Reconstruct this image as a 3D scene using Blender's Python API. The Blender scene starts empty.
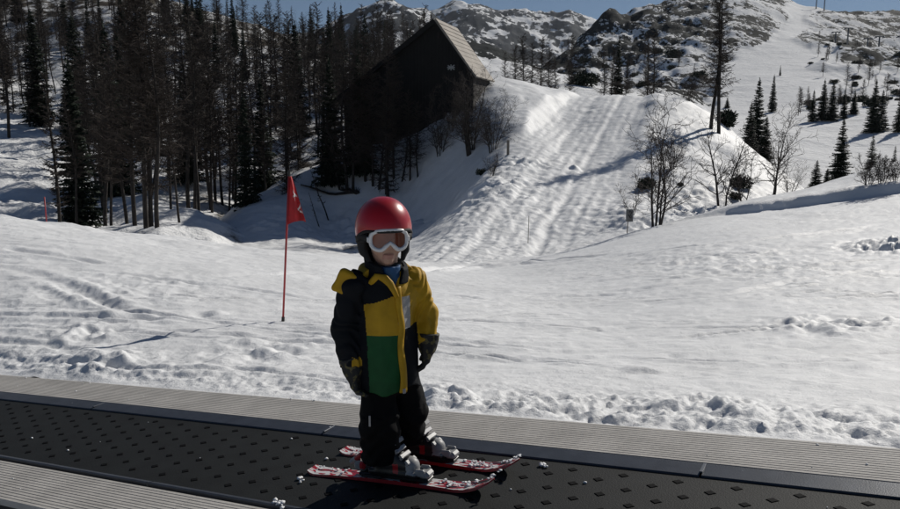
import bpy, math, random
import numpy as np
from mathutils import Vector, Matrix

# ------------------------------------------------------------------ camera, sky, sun, exposure
SC = bpy.context.scene
COL = SC.collection
ZC = 1.45                      # camera height over the belt at the child's feet
PITCH = math.radians(9.4)
FPX = 749.0                    # focal length in pixels of the 900 px wide photograph
cam = bpy.data.cameras.new('camera')
cam.sensor_width = 36.0
cam.lens = FPX / 900.0 * 36.0
cam.clip_start = 0.05
cam.clip_end = 30000
camo = bpy.data.objects.new('camera', cam)
camo.location = (0, 0, ZC)
camo.rotation_euler = (math.pi / 2 - PITCH, 0, 0)
COL.objects.link(camo)
SC.camera = camo

SUN_AZ, SUN_EL = math.radians(43), math.radians(33)
W = bpy.data.worlds.new('World')
SC.world = W
W.use_nodes = True
wn = W.node_tree
bg = wn.nodes['Background']
sky = wn.nodes.new('ShaderNodeTexSky')
sky.sky_type = 'NISHITA'
sky.sun_disc = False
sky.sun_elevation = SUN_EL
sky.sun_rotation = SUN_AZ
sky.altitude = 2600
sky.air_density = 1.0
sky.dust_density = 0.3
sky.ozone_density = 3.0
wn.links.new(sky.outputs[0], bg.inputs[0])
bg.inputs[1].default_value = 0.05
sun = bpy.data.lights.new('sun', 'SUN')
sun.energy = 5.0
sun.angle = math.radians(0.53)
sun.color = (1.0, 0.95, 0.87)
suno = bpy.data.objects.new('sun', sun)
COL.objects.link(suno)
SUNDIR = Vector((math.sin(SUN_AZ) * math.cos(SUN_EL), math.cos(SUN_AZ) * math.cos(SUN_EL), math.sin(SUN_EL)))
suno.rotation_euler = SUNDIR.to_track_quat('Z', 'Y').to_euler()
suno.location = (30, 30, 60)
SC.view_settings.view_transform = 'Standard'
SC.view_settings.look = 'None'
SC.view_settings.gamma = 1.0
SC.view_settings.exposure = -0.35
SC.cycles.max_bounces = 6
SC.cycles.transparent_max_bounces = 8

# ------------------------------------------------------------------ helpers
rng = np.random.default_rng(7)
random.seed(7)

def ray(px, py):
    """direction (u, s): x/y and (z-ZC)/y of the ray through a pixel of the photograph"""
    u = (np.asarray(px, float) - 450) / FPX
    v = (254.5 - np.asarray(py, float)) / FPX
    yc = math.cos(PITCH) + v * math.sin(PITCH)
    return u / yc, (-math.sin(PITCH) + v * math.cos(PITCH)) / yc

def at(px, py, Y):
    u, s = ray(px, py)
    return Vector((float(u) * Y, Y, ZC + float(s) * Y))

def sstep(x, a, b):
    t = np.clip((x - a) / (b - a), 0, 1)
    return t * t * (3 - 2 * t)

def _hash(ix, iy, iz, seed):
    h = (ix.astype(np.int64) * 374761393 + iy.astype(np.int64) * 668265263 + iz.astype(np.int64) * 2147483647 + seed * 974634777) & 0xffffffff
    h = ((h ^ (h >> 13)) * 1274126177) & 0xffffffff
    h = ((h ^ (h >> 16)) * 2246822519) & 0xffffffff
    h = h ^ (h >> 15)
    return (h & 0xffffff) / float(0xffffff) * 2 - 1

def vnoise(x, y, z=None, seed=0):
    if z is None:
        z = np.zeros_like(x)
    fx, fy, fz = np.floor(x), np.floor(y), np.floor(z)
    tx, ty, tz = x - fx, y - fy, z - fz
    ix, iy, iz = fx.astype(np.int64), fy.astype(np.int64), fz.astype(np.int64)
    q = lambda t: t * t * t * (t * (t * 6 - 15) + 10)
    tx, ty, tz = q(tx), q(ty), q(tz)
    r = 0
    for a in (0, 1):
        for b in (0, 1):
            for c in ((0, 1) if np.any(z) else (0,)):
                wz = (tz if c else 1 - tz)
                r = r + _hash(ix + a, iy + b, iz + c, seed) * (tx if a else 1 - tx) * (ty if b else 1 - ty) * wz
    return r

def fbm(x, y, octv=4, seed=0, z=None, gain=0.5, ridged=False):
    r, a, f = 0, 1.0, 1.0
    for o in range(octv):
        n = vnoise(x * f + 17.3 * o, y * f - 9.1 * o, None if z is None else z * f + 3.3 * o, seed + o)
        if ridged:
            n = 1 - 2 * np.abs(n)
        r = r + a * n
        a *= gain
        f *= 2.03
    return r

def mesh(name, V, F, mat=None, parent=None, smooth=True, link=True, midx=None, attrs=None):
    """one mesh object; F an (n,k) array or a list of index tuples"""
    me = bpy.data.meshes.new(name)
    V = np.asarray(V, dtype=np.float32)
    if isinstance(F, np.ndarray):
        n, k = F.shape
        me.vertices.add(len(V))
        me.vertices.foreach_set('co', V.ravel())
        me.loops.add(n * k)
        me.loops.foreach_set('vertex_index', F.astype(np.int32).ravel())
        me.polygons.add(n)
        me.polygons.foreach_set('loop_start', np.arange(0, n * k, k, dtype=np.int32))
        me.polygons.foreach_set('loop_total', np.full(n, k, dtype=np.int32))
    else:
        me.from_pydata([tuple(map(float, v)) for v in V], [], [tuple(map(int, f)) for f in F])
    if mat is not None:
        for m in (mat if isinstance(mat, (list, tuple)) else [mat]):
            me.materials.append(m)
    if midx is not None:
        me.polygons.foreach_set('material_index', np.asarray(midx, dtype=np.int32))
    me.update(calc_edges=True)
    me.polygons.foreach_set('use_smooth', np.full(len(me.polygons), bool(smooth)))
    if attrs:
        for an, av in attrs.items():
            a = me.attributes.new(an, 'FLOAT', 'POINT')
            a.data.foreach_set('value', np.asarray(av, dtype=np.float32).ravel())
    me.validate()
    if not link:
        return me
    o = bpy.data.objects.new(name, me)
    COL.objects.link(o)
    if parent is not None:
        o.parent = parent
    return o

def tag(o, label=None, cat=None, group=None, kind=None):
    if label: o['label'] = label
    if cat: o['category'] = cat
    if group: o['group'] = group
    if kind: o['kind'] = kind
    return o

def empty(name, loc=(0, 0, 0), label=None, cat=None, group=None):
    o = bpy.data.objects.new(name, None)
    o.empty_display_size = 0.2
    o.location = loc
    COL.objects.link(o)
    return tag(o, label, cat, group)

class MB:
    """collects shapes into one mesh"""
    def __init__(s): s.v, s.f = [], []
    def add(s, V, F):
        b = len(s.v)
        s.v.extend([tuple(map(float, q)) for q in V])
        s.f.extend([tuple(int(i) + b for i in f) for f in F])
        return s
    def box(s, c, size, R=None, bevel=0.0):
        """bevelled box centred at c, axes R (3x3 columns)"""
        hx, hy, hz = [q / 2 for q in size]
        b = min(bevel, hx * .9, hy * .9, hz * .9)
        pts = []
        if b <= 0:
            P = [(x, y, z) for x in (-hx, hx) for y in (-hy, hy) for z in (-hz, hz)]
            F = [(0, 1, 3, 2), (4, 6, 7, 5), (0, 4, 5, 1), (2, 3, 7, 6), (0, 2, 6, 4), (1, 5, 7, 3)]
        else:
            P, ids = [], {}
            for x in (-1, 1):
                for y in (-1, 1):
                    for z in (-1, 1):
                        for ax in range(3):
                            p = [x * (hx - b), y * (hy - b), z * (hz - b)]
                            p[ax] = (x * hx, y * hy, z * hz)[ax]
                            ids[(x, y, z, ax)] = len(P)
                            P.append(p)
            F = []
            for ax in range(3):
                o = [i for i in range(3) if i != ax]
                for sg in (-1, 1):
                    q = []
                    for (a, c2) in ((-1, -1), (1, -1), (1, 1), (-1, 1)):
                        k = [0, 0, 0]; k[ax] = sg; k[o[0]] = a; k[o[1]] = c2
                        q.append(ids[tuple(k) + (ax,)])
                    F.append(q)
            for ax in range(3):          # edges along axis ax
                o = [i for i in range(3) if i != ax]
                for a in (-1, 1):
                    for c2 in (-1, 1):
                        k0 = [0, 0, 0]; k1 = [0, 0, 0]
                        k0[ax] = -1; k1[ax] = 1
                        for k in (k0, k1):
                            k[o[0]] = a; k[o[1]] = c2
                        F.append((ids[tuple(k0) + (o[0],)], ids[tuple(k1) + (o[0],)], ids[tuple(k1) + (o[1],)], ids[tuple(k0) + (o[1],)]))
            for x in (-1, 1):
                for y in (-1, 1):
                    for z in (-1, 1):
                        F.append((ids[(x, y, z, 0)], ids[(x, y, z, 1)], ids[(x, y, z, 2)]))
        P = np.array(P, float)
        if R is not None:
            P = P @ np.asarray(R, float).T
        return s.add(P + np.asarray(c, float), F)
    def tube(s, path, radii, sides=8, cap=True):
        V, F = tube(path, radii, sides, cap)
        return s.add(V, F)
    def obj(s, name, mat, parent=None, smooth=False):
        o = mesh(name, s.v, s.f, mat, parent, smooth)
        return fixn(o)

def fixn(o):
    import bmesh
    bm = bmesh.new(); bm.from_mesh(o.data)
    bmesh.ops.recalc_face_normals(bm, faces=bm.faces)
    bm.to_mesh(o.data); bm.free()
    return o

def tube(path, radii, sides=8, cap=True):
    P = np.asarray(path, float)
    n = len(P)
    R = np.broadcast_to(np.asarray(radii, float), (n,))
    T = np.gradient(P, axis=0)
    T /= np.linalg.norm(T, axis=1)[:, None] + 1e-9
    ref = np.array([0, 0, 1.0]) if abs(T[0][2]) < .9 else np.array([1.0, 0, 0])
    V = []
    a = np.cross(ref, T[0]); a /= np.linalg.norm(a)
    for i in range(n):
        a = a - T[i] * (a @ T[i]); a /= np.linalg.norm(a) + 1e-9
        b = np.cross(T[i], a)
        th = np.arange(sides) / sides * 2 * math.pi
        V.append(P[i] + R[i] * (np.cos(th)[:, None] * a + np.sin(th)[:, None] * b))
    V = np.concatenate(V)
    F = []
    for i in range(n - 1):
        for k in range(sides):
            k2 = (k + 1) % sides
            F.append((i * sides + k, i * sides + k2, (i + 1) * sides + k2, (i + 1) * sides + k))
    if cap:
        F.append(tuple(range(sides))[::-1])
        F.append(tuple(range((n - 1) * sides, n * sides)))
    return V, F

def sticks(P0, P1, R0, R1, sides=3):
    """many open prisms at once -> V, F(quads)"""
    P0, P1 = np.asarray(P0, float), np.asarray(P1, float)
    R0, R1 = np.asarray(R0, float), np.asarray(R1, float)
    T = P1 - P0
    T /= np.linalg.norm(T, axis=1)[:, None] + 1e-9
    ref = np.where(np.abs(T[:, 2:3]) < .9, np.array([[0, 0, 1.0]]), np.array([[1.0, 0, 0]]))
    a = np.cross(ref, T); a /= np.linalg.norm(a, axis=1)[:, None] + 1e-9
    b = np.cross(T, a)
    n = len(P0)
    V = np.zeros((n, 2, sides, 3))
    for k in range(sides):
        th = 2 * math.pi * k / sides
        dv = math.cos(th) * a + math.sin(th) * b
        V[:, 0, k] = P0 + dv * R0[:, None]
        V[:, 1, k] = P1 + dv * R1[:, None]
    base = np.arange(n)[:, None] * (2 * sides)
    F = []
    for k in range(sides):
        k2 = (k + 1) % sides
        F.append(np.concatenate([base + k, base + k2, base + sides + k2, base + sides + k], axis=1))
    return V.reshape(-1, 3), np.concatenate(F)

# ------------------------------------------------------------------ materials
def mat(name, col, rough=0.6, metal=0.0, var=0.0, vscale=5.0, bump=0.0, bscale=40.0, col2=None, spec=0.5, coat=0.0, detail=4.0, lo=0.35, hi=0.65):
    m = bpy.data.materials.new(name)
    m.use_nodes = True
    nt = m.node_tree
    b = nt.nodes['Principled BSDF']
    b.inputs['Roughness'].default_value = rough
    b.inputs['Metallic'].default_value = metal
    b.inputs['Specular IOR Level'].default_value = spec
    if coat:
        b.inputs['Coat Weight'].default_value = coat
        b.inputs['Coat Roughness'].default_value = 0.06
    tc = nt.nodes.new('ShaderNodeTexCoord')
    if var > 0 or col2 is not None:
        nz = nt.nodes.new('ShaderNodeTexNoise')
        nz.inputs['Scale'].default_value = vscale
        nz.inputs['Detail'].default_value = detail
        nt.links.new(tc.outputs['Object'], nz.inputs['Vector'])
        rp = nt.nodes.new('ShaderNodeValToRGB')
        c2 = col2 if col2 is not None else tuple(max(0, q * (1 - var)) for q in col)
        rp.color_ramp.elements[0].color = (*c2, 1)
        rp.color_ramp.elements[1].color = (*col, 1)
        rp.color_ramp.elements[0].position = lo
        rp.color_ramp.elements[1].position = hi
        nt.links.new(nz.outputs['Fac'], rp.inputs['Fac'])
        nt.links.new(rp.outputs['Color'], b.inputs['Base Color'])
    else:
        b.inputs['Base Color'].default_value = (*col, 1)
    if bump > 0:
        n2 = nt.nodes.new('ShaderNodeTexNoise')
        n2.inputs['Scale'].default_value = bscale
        n2.inputs['Detail'].default_value = 5
        nt.links.new(tc.outputs['Object'], n2.inputs['Vector'])
        bp = nt.nodes.new('ShaderNodeBump')
        bp.inputs['Strength'].default_value = 1.0
        bp.inputs['Distance'].default_value = bump
        nt.links.new(n2.outputs['Fac'], bp.inputs['Height'])
        nt.links.new(bp.outputs['Normal'], b.inputs['Normal'])
    return m

def snow_mat(name, layers, patch=None, base=(0.80, 0.81, 0.82), rough=0.5, spec=.3):
    """snow: layers = [(scale, bump distance)], patch = dict for dark bare ground / dwarf pine"""
    m = bpy.data.materials.new(name)
    m.use_nodes = True
    nt = m.node_tree
    N, L = nt.nodes, nt.links
    b = N['Principled BSDF']
    b.inputs['Roughness'].default_value = rough
    b.inputs['Specular IOR Level'].default_value = spec
    tc = N.new('ShaderNodeTexCoord')
    prev = None
    for sc_, dist in layers:
        nz = N.new('ShaderNodeTexNoise')
        nz.inputs['Scale'].default_value = sc_
        nz.inputs['Detail'].default_value = 6
        nz.inputs['Roughness'].default_value = 0.6
        L.new(tc.outputs['Object'], nz.inputs['Vector'])
        bp = N.new('ShaderNodeBump')
        bp.inputs['Distance'].default_value = dist
        L.new(nz.outputs['Fac'], bp.inputs['Height'])
        if prev is not None:
            L.new(prev, bp.inputs['Normal'])
        prev = bp.outputs['Normal']
    if prev is not None:
        L.new(prev, b.inputs['Normal'])
    # slight dirt / density variation
    nz = N.new('ShaderNodeTexNoise')
    nz.inputs['Scale'].default_value = 0.9
    nz.inputs['Detail'].default_value = 8
    L.new(tc.outputs['Object'], nz.inputs['Vector'])
    rp = N.new('ShaderNodeValToRGB')
    rp.color_ramp.elements[0].color = (base[0] * .90, base[1] * .90, base[2] * .90, 1)
    rp.color_ramp.elements[1].color = (*base, 1)
    rp.color_ramp.elements[0].position = .3
    rp.color_ramp.elements[1].position = .6
    L.new(nz.outputs['Fac'], rp.inputs['Fac'])
    out = rp.outputs['Color']
    if patch:
        at_ = N.new('ShaderNodeAttribute'); at_.attribute_name = 'bare'
        mx = None
        acc = at_.outputs['Fac']
        pm = N.new('ShaderNodeMapping'); pm.inputs['Scale'].default_value = patch.get('map', (1, 1, 1))
        L.new(tc.outputs['Object'], pm.inputs['Vector'])
        for sc_, amp in patch['noise']:
            n3 = N.new('ShaderNodeTexNoise'); n3.inputs['Scale'].default_value = sc_; n3.inputs['Detail'].default_value = 6
            n3.inputs['Roughness'].default_value = 0.65
            L.new(pm.outputs['Vector'], n3.inputs['Vector'])
            ma = N.new('ShaderNodeMath'); ma.operation = 'MULTIPLY_ADD'
            L.new(n3.outputs['Fac'], ma.inputs[0]); ma.inputs[1].default_value = amp
            L.new(acc, ma.inputs[2])
            acc = ma.outputs[0]
        cr = N.new('ShaderNodeMapRange'); cr.interpolation_type = 'SMOOTHSTEP'
        cr.inputs['From Min'].default_value = patch['lo']; cr.inputs['From Max'].default_value = patch['hi']
        L.new(acc, cr.inputs['Value'])
        mixn = N.new('ShaderNodeMix'); mixn.data_type = 'RGBA'
        L.new(cr.outputs['Result'], mixn.inputs['Factor'])
        L.new(out, mixn.inputs['A'])
        n4 = N.new('ShaderNodeTexNoise'); n4.inputs['Scale'].default_value = patch.get('cs', .5); n4.inputs['Detail'].default_value = 4
        L.new(tc.outputs['Object'], n4.inputs['Vector'])
        r4 = N.new('ShaderNodeValToRGB')
        r4.color_ramp.elements[0].color = (*patch['c0'], 1); r4.color_ramp.elements[1].color = (*patch['c1'], 1)
        r4.color_ramp.elements[0].position = .35; r4.color_ramp.elements[1].position = .65
        L.new(n4.outputs['Fac'], r4.inputs['Fac'])
        L.new(r4.outputs['Color'], mixn.inputs['B'])
        out = mixn.outputs['Result']
    L.new(out, b.inputs['Base Color'])
    return m

# ------------------------------------------------------------------ the conveyor's axes (fitted to its edges in the photograph)
FEET = np.array([-0.192, 3.0, 0.0])                    # under the child
BD = np.array([-0.868144, 0.483237, -0.113174]); BD /= np.linalg.norm(BD)   # downhill along the belt
BN = np.array([0.486362, 0.873758, 0.0])                # across, away from the camera
BU = np.array([-0.098886, 0.055043, 0.993575])          # up from the belt
def belt(s, n, h=0.0):
    return FEET + BD * s + BN * n + BU * h

# ------------------------------------------------------------------ terrain layers
class Layer:
    def __init__(self, ctrl, ku=3.0, smooth=1e-5, extra=None, raw=None):
        P, val = [], []
        for (px, py, Y) in ctrl:
            u, s = ray(px, py)
            P.append((float(u) * ku, math.log(Y))); val.append(float(s))
        for (x, y, z) in (raw or []):
            P.append((x / y * ku, math.log(y))); val.append((z - ZC) / y)
        P = np.array(P); n = len(P)
        r2 = ((P[:, None] - P[None]) ** 2).sum(-1)
        K = np.where(r2 > 0, .5 * r2 * np.log(r2 + 1e-30), 0) + smooth * np.eye(n)
        A = np.zeros((n + 3, n + 3))
        A[:n, :n] = K; A[:n, n] = 1; A[:n, n + 1:] = P; A[n, :n] = 1; A[n + 1:, :n] = P.T
        w = np.linalg.solve(A, np.concatenate([val, [0, 0, 0]]))
        self.P, self.w, self.ku, self.extra = P, w, ku, extra
    def S(self, u, Y):
        u, Y = np.asarray(u, float), np.asarray(Y, float)
        a, b = (u * self.ku).ravel(), np.log(Y).ravel()
        out = self.w[-3] + self.w[-2] * a + self.w[-1] * b
        for i in range(len(self.P)):
            r2 = (a - self.P[i, 0]) ** 2 + (b - self.P[i, 1]) ** 2
            out += self.w[i] * .5 * r2 * np.log(r2 + 1e-30)
        return out.reshape(u.shape)
    def base(self, x, y):
        return ZC + y * self.S(x / y, y)
    def z(self, x, y):
        x, y = np.atleast_1d(np.asarray(x, float)), np.atleast_1d(np.asarray(y, float))
        z = self.base(x, y)
        if self.extra is not None:
            z = z + self.extra(x, y)
        return z
    def hit(self, px, py, y0, y1, n=500):
        """first point of the layer on the ray through a pixel (smooth surface, then its own height)"""
        u, s = ray(px, py)
        Y = np.geomspace(y0, y1, n)
        SS = self.S(np.full(n, float(u)), Y)
        k = np.argmax(SS >= float(s))
        if SS[k] < float(s):
            k = int(np.argmin(np.abs(SS - float(s))))
        x, y = float(u) * Y[k], Y[k]
        return Vector((x, y, float(self.z(x, y)[0])))
    def hitxy(self, pxy, y0, y1, n=300):
        return np.array([self.hit(a, b, y0, y1, n)[:2] for a, b in pxy])
    def sheet(self, name, u, Yrows, m, attrf=None):
        """u (nc,), Yrows (nr, nc)"""
        U = np.broadcast_to(u[None, :], Yrows.shape)
        X = U * Yrows
        Z = self.z(X.ravel(), Yrows.ravel()).reshape(X.shape)
        nr, nc = X.shape
        V = np.stack([X, Yrows, Z], -1).reshape(-1, 3)
        i = np.arange(nr * nc).reshape(nr, nc)
        F = np.stack([i[:-1, :-1], i[:-1, 1:], i[1:, 1:], i[1:, :-1]], -1).reshape(-1, 4)
        o = mesh(name, V, F, m, attrs=attrf(V) if attrf else None)
        o['kind'] = 'structure'
        return o

def pix(x, y, z):
    """pixel of a world point (only used to lay out masks of the far slopes)"""
    z = z - ZC
    yc = y * math.cos(PITCH) - z * math.sin(PITCH)
    v = (y * math.sin(PITCH) + z * math.cos(PITCH)) / yc
    return 450 + FPX * x / yc, 254.5 - FPX * v

def seg_dist(x, y, poly):
    """distance to a polyline and signed side, vectorised"""
    best = np.full(x.shape, 1e9); side = np.zeros(x.shape); par = np.zeros(x.shape)
    acc = 0.0
    for i in range(len(poly) - 1):
        ax, ay = poly[i]; bx, by = poly[i + 1]
        dx, dy = bx - ax, by - ay
        L2 = dx * dx + dy * dy + 1e-12
        t = np.clip(((x - ax) * dx + (y - ay) * dy) / L2, 0, 1)
        qx, qy = x - (ax + t * dx), y - (ay + t * dy)
        d = np.hypot(qx, qy)
        k = d < best
        best = np.where(k, d, best)
        side = np.where(k, np.sign(dx * qy - dy * qx), side)
        par = np.where(k, acc + t * math.sqrt(L2), par)
        acc += math.sqrt(L2)
    return best, side, par

# ------------------------------------------------------------------ near snow field
M_snow_near = snow_mat('snow_near', [(3.0, .012), (14, .009), (60, .005), (170, .003)], rough=.55, spec=.22)
M_snow_mid = snow_mat('snow_mid', [(.8, .03), (4, .02), (20, .008)], rough=.6, spec=.14)

edge = [belt(s, .775, .004) for s in (-4, -3, -2, -1, 0, 1, 2, 3, 4, 6, 8, 11, 14)]
near_ctrl = [(283, 321, 7.7), (120, 348, 6.3), (600, 300, 11), (800, 320, 8),
    (-200, 200, 14), (-80, 210, 14.5), (0, 218, 15), (60, 226, 15.5), (120, 233.5, 16.5), (180, 241, 18), (235, 247.5, 19), (290, 253, 20), (360, 258, 21),
    (450, 263, 22), (520, 258, 23), (580, 247, 25), (625, 234, 26),
    (700, 219, 25), (800, 209, 25), (900, 194, 25), (1050, 170, 25), (1300, 130, 25),
    (700, 222, 33), (800, 199, 33), (840, 188, 33), (900, 170, 33), (1050, 140, 33),
    (-200, 225, 22), (0, 243, 23), (120, 256, 25), (180, 262, 26.5), (290, 270, 28), (360, 272, 29), (450, 266, 31), (580, 256, 34), (640, 240, 34)]
near = Layer(near_ctrl, raw=edge)

def ppoly(L, pts, y0, y1):
    return L.hitxy(pts, y0, y1, 250)

tracks = [
    ([(5, 250), (21, 253), (71, 259), (110, 266)], .05, .07),
    ([(0, 269), (40, 275), (71, 286), (92, 298), (124, 312), (156, 324), (178, 331), (203, 333)], .05, .09),
    ([(213, 278), (263, 276), (320, 275)], .06, .08),
    ([(190, 312), (202, 315), (206, 319)], .06, .09),
    ([(420, 269.5), (470, 266), (520, 263), (585, 257), (633, 252), (700, 246)], .20, .12),
    ([(600, 258), (700, 248), (800, 237), (900, 223)], .08, .12),
    ([(640, 262), (760, 254), (900, 236)], .05, .1),
    ([(440, 338), (540, 334), (640, 327)], .03, .09),
    ([(560, 298), (600, 296), (625, 297)], .05, .08),
    ([(700, 300), (790, 283), (860, 274), (900, 268)], .04, .08),
    ([(460, 300), (540, 294), (660, 289), (790, 276)], .03, .09),
]
trk = []
for pts, dep, wid in tracks:
    trk.append((ppoly(near, pts, 3.3, 34), dep, wid))
r2 = random.Random(11)
for k in range(64):
    x0 = r2.uniform(-60, 860); y0 = 262 + 105 * r2.random() ** 1.3
    L = r2.uniform(90, 420); sl = r2.uniform(-.10, .02) if x0 > 350 else r2.uniform(-.03, .13)
    cv = r2.uniform(-.0002, .0002)
    pts = [(x0 + L * t, y0 + sl * L * t + cv * (L * t) ** 2) for t in np.linspace(0, 1, 6)]
    trk.append((ppoly(near, pts, 3.3, 34), r2.uniform(.016, .042), r2.uniform(.03, .06)))
rubble = [((88, 334), .40, .06), ((80, 362), .3, .05), ((118, 366), .25, .05), ((238, 352), .6, .03), ((822, 326), .5, .075), ((870, 322), .3, .04),
          ((885, 250), .6, .10), ((905, 246), .8, .12), ((300, 352), .5, .02), ((55, 300), 1.0, .02), ((150, 285), 1.0, .02), ((720, 262), 2.0, .03), ((470, 262), 2.5, .03)]
rub = [(near.hit(px_, py_, 3.3, 34), r_, a_) for (px_, py_), r_, a_ in rubble]
ridge_crack = ppoly(near, [(510, 376), (560, 374.5), (600, 374), (650, 373.5), (705, 374)], 3.3, 12)

def near_extra(x, y):
    q = (x - FEET[0]) * BN[0] + (y - FEET[1]) * BN[1]          # distance across from the belt axis
    e = q - .775
    d = np.zeros_like(x)
    # lumps of shovelled snow along the boards, smooth piste beyond
    lump = np.exp(-np.maximum(e - (.30 + .35 * sstep(x / y, -.1, .3)), 0) / .40) * sstep(e, -.02, .16)
    n1 = fbm(x * 3.2, y * 3.2, 3, 21)
    n2 = fbm(x * 11, y * 11, 3, 22)
    n3 = vnoise(x * 30, y * 30, None, 23)
    nb = np.maximum(fbm(x * 2.1 + 3, y * 2.1, 2, 29), -.1)
    lump = lump * (.55 + .6 * sstep(x / y, -.35, .15))
    d += lump * (.024 * n1 + .020 * n2 + .009 * n3 + .028 * nb)
    d += sstep(e, .1, .5) * np.exp(-np.maximum(e - .3, 0) / .5) * .03
    far = sstep(e, .6, 2.0)
    d += far * (.010 * fbm(x * 1.7, y * 1.7, 3, 24) + .05 * fbm(x * .25, y * .25, 2, 25) * sstep(y, 6, 12))
    # fine grooming / sliding grain running with the slope
    ca, sa = math.cos(.12), math.sin(.12)
    gx, gy = x * ca + y * sa, -x * sa + y * ca
    gr = fbm(gx * .45, gy * 7.0, 3, 26)
    d += far * .017 * gr * (0.5 + .5 * vnoise(x * .3, y * .3, None, 27))
    d += .006 * vnoise(x * 9, y * 9, None, 28) * far
    for c, r_, a_ in rub:
        w = np.exp(-((x - c[0]) ** 2 + ((y - c[1]) * .8) ** 2) / (r_ * r_))
        k = w > .02
        if k.any():
            d[k] += w[k] * a_ * (fbm(x[k] * 4.5, y[k] * 4.5, 3, 31) * .9 + .25)
    for poly, dep, wid in trk:
        mx0, my0 = poly.min(0) - .6; mx1, my1 = poly.max(0) + .6
        k = (x > mx0) & (x < mx1) & (y > my0) & (y < my1)
        if not k.any(): continue
        dd, sd, par = seg_dist(x[k], y[k], poly)
        L = np.hypot(*(poly[-1] - poly[0]))
        fade = np.clip(np.minimum(par, np.maximum(L - par, 0)) / (.15 * L + .1), 0, 1)
        wv = .6 + .4 * vnoise(par * 2.0, np.full(par.shape, dep * 999), None, 41)
        d[k] += fade * wv * dep * (-np.exp(-(dd / wid) ** 2) + .55 * np.exp(-((dd - wid * 2.0) / wid) ** 2))
    dd, sd, par = seg_dist(x, y, ridge_crack)
    d += .030 * np.exp(-(dd / .18) ** 2) * sstep(dd * sd, -.02, .035) * sstep(par, 0, .3) * (1 - sstep(par, 1.0, 1.4)) * (.75 + .5 * vnoise(par * 6, dd * 3, None, 47))
    # snow bank along the upper right edge of the piste
    u = x / y
    bw = sstep(u, .26, .42)
    yb = 25.3 + .12 * vnoise(x * .4, y * 0 + 2, None, 43)
    d += bw * .40 * sstep(y, yb, yb + .45)
    d += bw * sstep(y, yb, yb + .6) * .02 * fbm(x * 1.5, y * 1.5, 3, 44)
    crest_l = (1 - sstep(u, -.35, -.1)) * sstep(y, 12, 15)
    d += crest_l * .05 * fbm(x * 1.2, y * 1.2, 3, 45)
    return d
near.extra = near_extra

pxs = np.concatenate([np.linspace(-480, -40, 90), np.arange(-38, 940, 1.6), np.linspace(942, 1500, 90)])
u = (pxs - 450) / FPX
E0 = FEET + BN * .7635
sU = (u * E0[1] - E0[0]) / (BD[0] - u * BD[1])
Y0 = E0[1] + BD[1] * sU
tt = np.linspace(0, 1, 420) ** 1.0
Yr = Y0[None] * (34.0 / Y0[None]) ** tt[:, None]
near.sheet('snow_field', u, Yr, M_snow_near)

# the snow the lift and the photographer stand on
V, F = [], []
ns, nn = 90, 60
for a in np.linspace(-9, 16, ns):
    for b in np.linspace(-9, .86, nn):
        p = belt(a, b, -.16)
        p[2] += .04 * math.sin(a * 2.1 + b) * math.sin(b * 1.7) + (.08 if b < -.95 else 0)
        V.append(p)
for i in range(ns - 1):
    for j in range(nn - 1):
        F.append((i * nn + j, (i + 1) * nn + j, (i + 1) * nn + j + 1, i * nn + j + 1))
tag(fixn(mesh('snow_ground', V, F, M_snow_near)), kind='structure')

# ------------------------------------------------------------------ mound with the groomed track
mound_ctrl = [(185, 243, 48), (240, 206, 51), (300, 172, 57), (350, 142, 58), (400, 113, 58), (440, 96, 57), (490, 91, 56), (540, 92, 58), (600, 94, 60), (650, 93, 60), (690, 103, 58),
    (720, 122, 54), (760, 152, 48), (800, 188, 42), (830, 212, 40),
    (250, 240, 42), (320, 248, 36), (330, 215, 50), (400, 246, 36), (400, 180, 52), (435, 215, 45), (468, 215, 31), (455, 240, 27), (440, 150, 51), (480, 112, 53), (506, 150, 43.5), (490, 180, 37), (520, 130, 47), (560, 120, 52), (540, 200, 34),
    (500, 248, 26), (560, 243, 27), (590, 160, 42), (600, 120, 51), (580, 200, 34), (640, 160, 42), (640, 200, 34), (650, 230, 28), (680, 150, 45), (700, 190, 36), (720, 160, 44), (750, 190, 38), (690, 222, 30), (770, 212, 34),
    (120, 275, 30), (120, 262, 50), (200, 256, 60), (260, 225, 66), (320, 195, 68), (370, 160, 70), (420, 118, 70), (250, 262, 30),
    (440, 100, 72), (500, 100, 75), (560, 103, 75), (640, 106, 76), (700, 130, 72), (760, 175, 62), (820, 215, 55), (880, 230, 50), (880, 228, 36), (450, 266, 22), (600, 254, 23), (700, 236, 25), (300, 280, 24)]
mound = Layer(mound_ctrl)
tc_ = ppoly(mound, [(606, 95.5), (600, 106), (588, 125), (572, 150), (548, 188), (526, 218), (508, 246)], 22, 59.5)
tc_ = np.vstack([tc_[0] + (tc_[0] - tc_[1]) * 3, tc_, tc_[-1] + (tc_[-1] - tc_[-2]) * 3.0])
dents = [(mound.hit(a, b, 22, 60), r_, am) for a, b, r_, am in
         [(430, 225, 2.2, .22), (330, 235, 2.4, .20), (350, 222, 1.8, .18), (500, 182, 2.2, .16), (520, 160, 2.0, .22), (470, 205, 2.4, .14), (575, 166, .45, .35), (690, 200, 2.5, .14), (620, 215, 2.2, .12), (740, 195, 2.5, .15), (455, 110, 1.2, .5), (640, 228, 1.6, .16), (700, 214, 1.5, .18), (250, 228, 2.5, .15), (415, 160, 3.0, .12)]]

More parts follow.
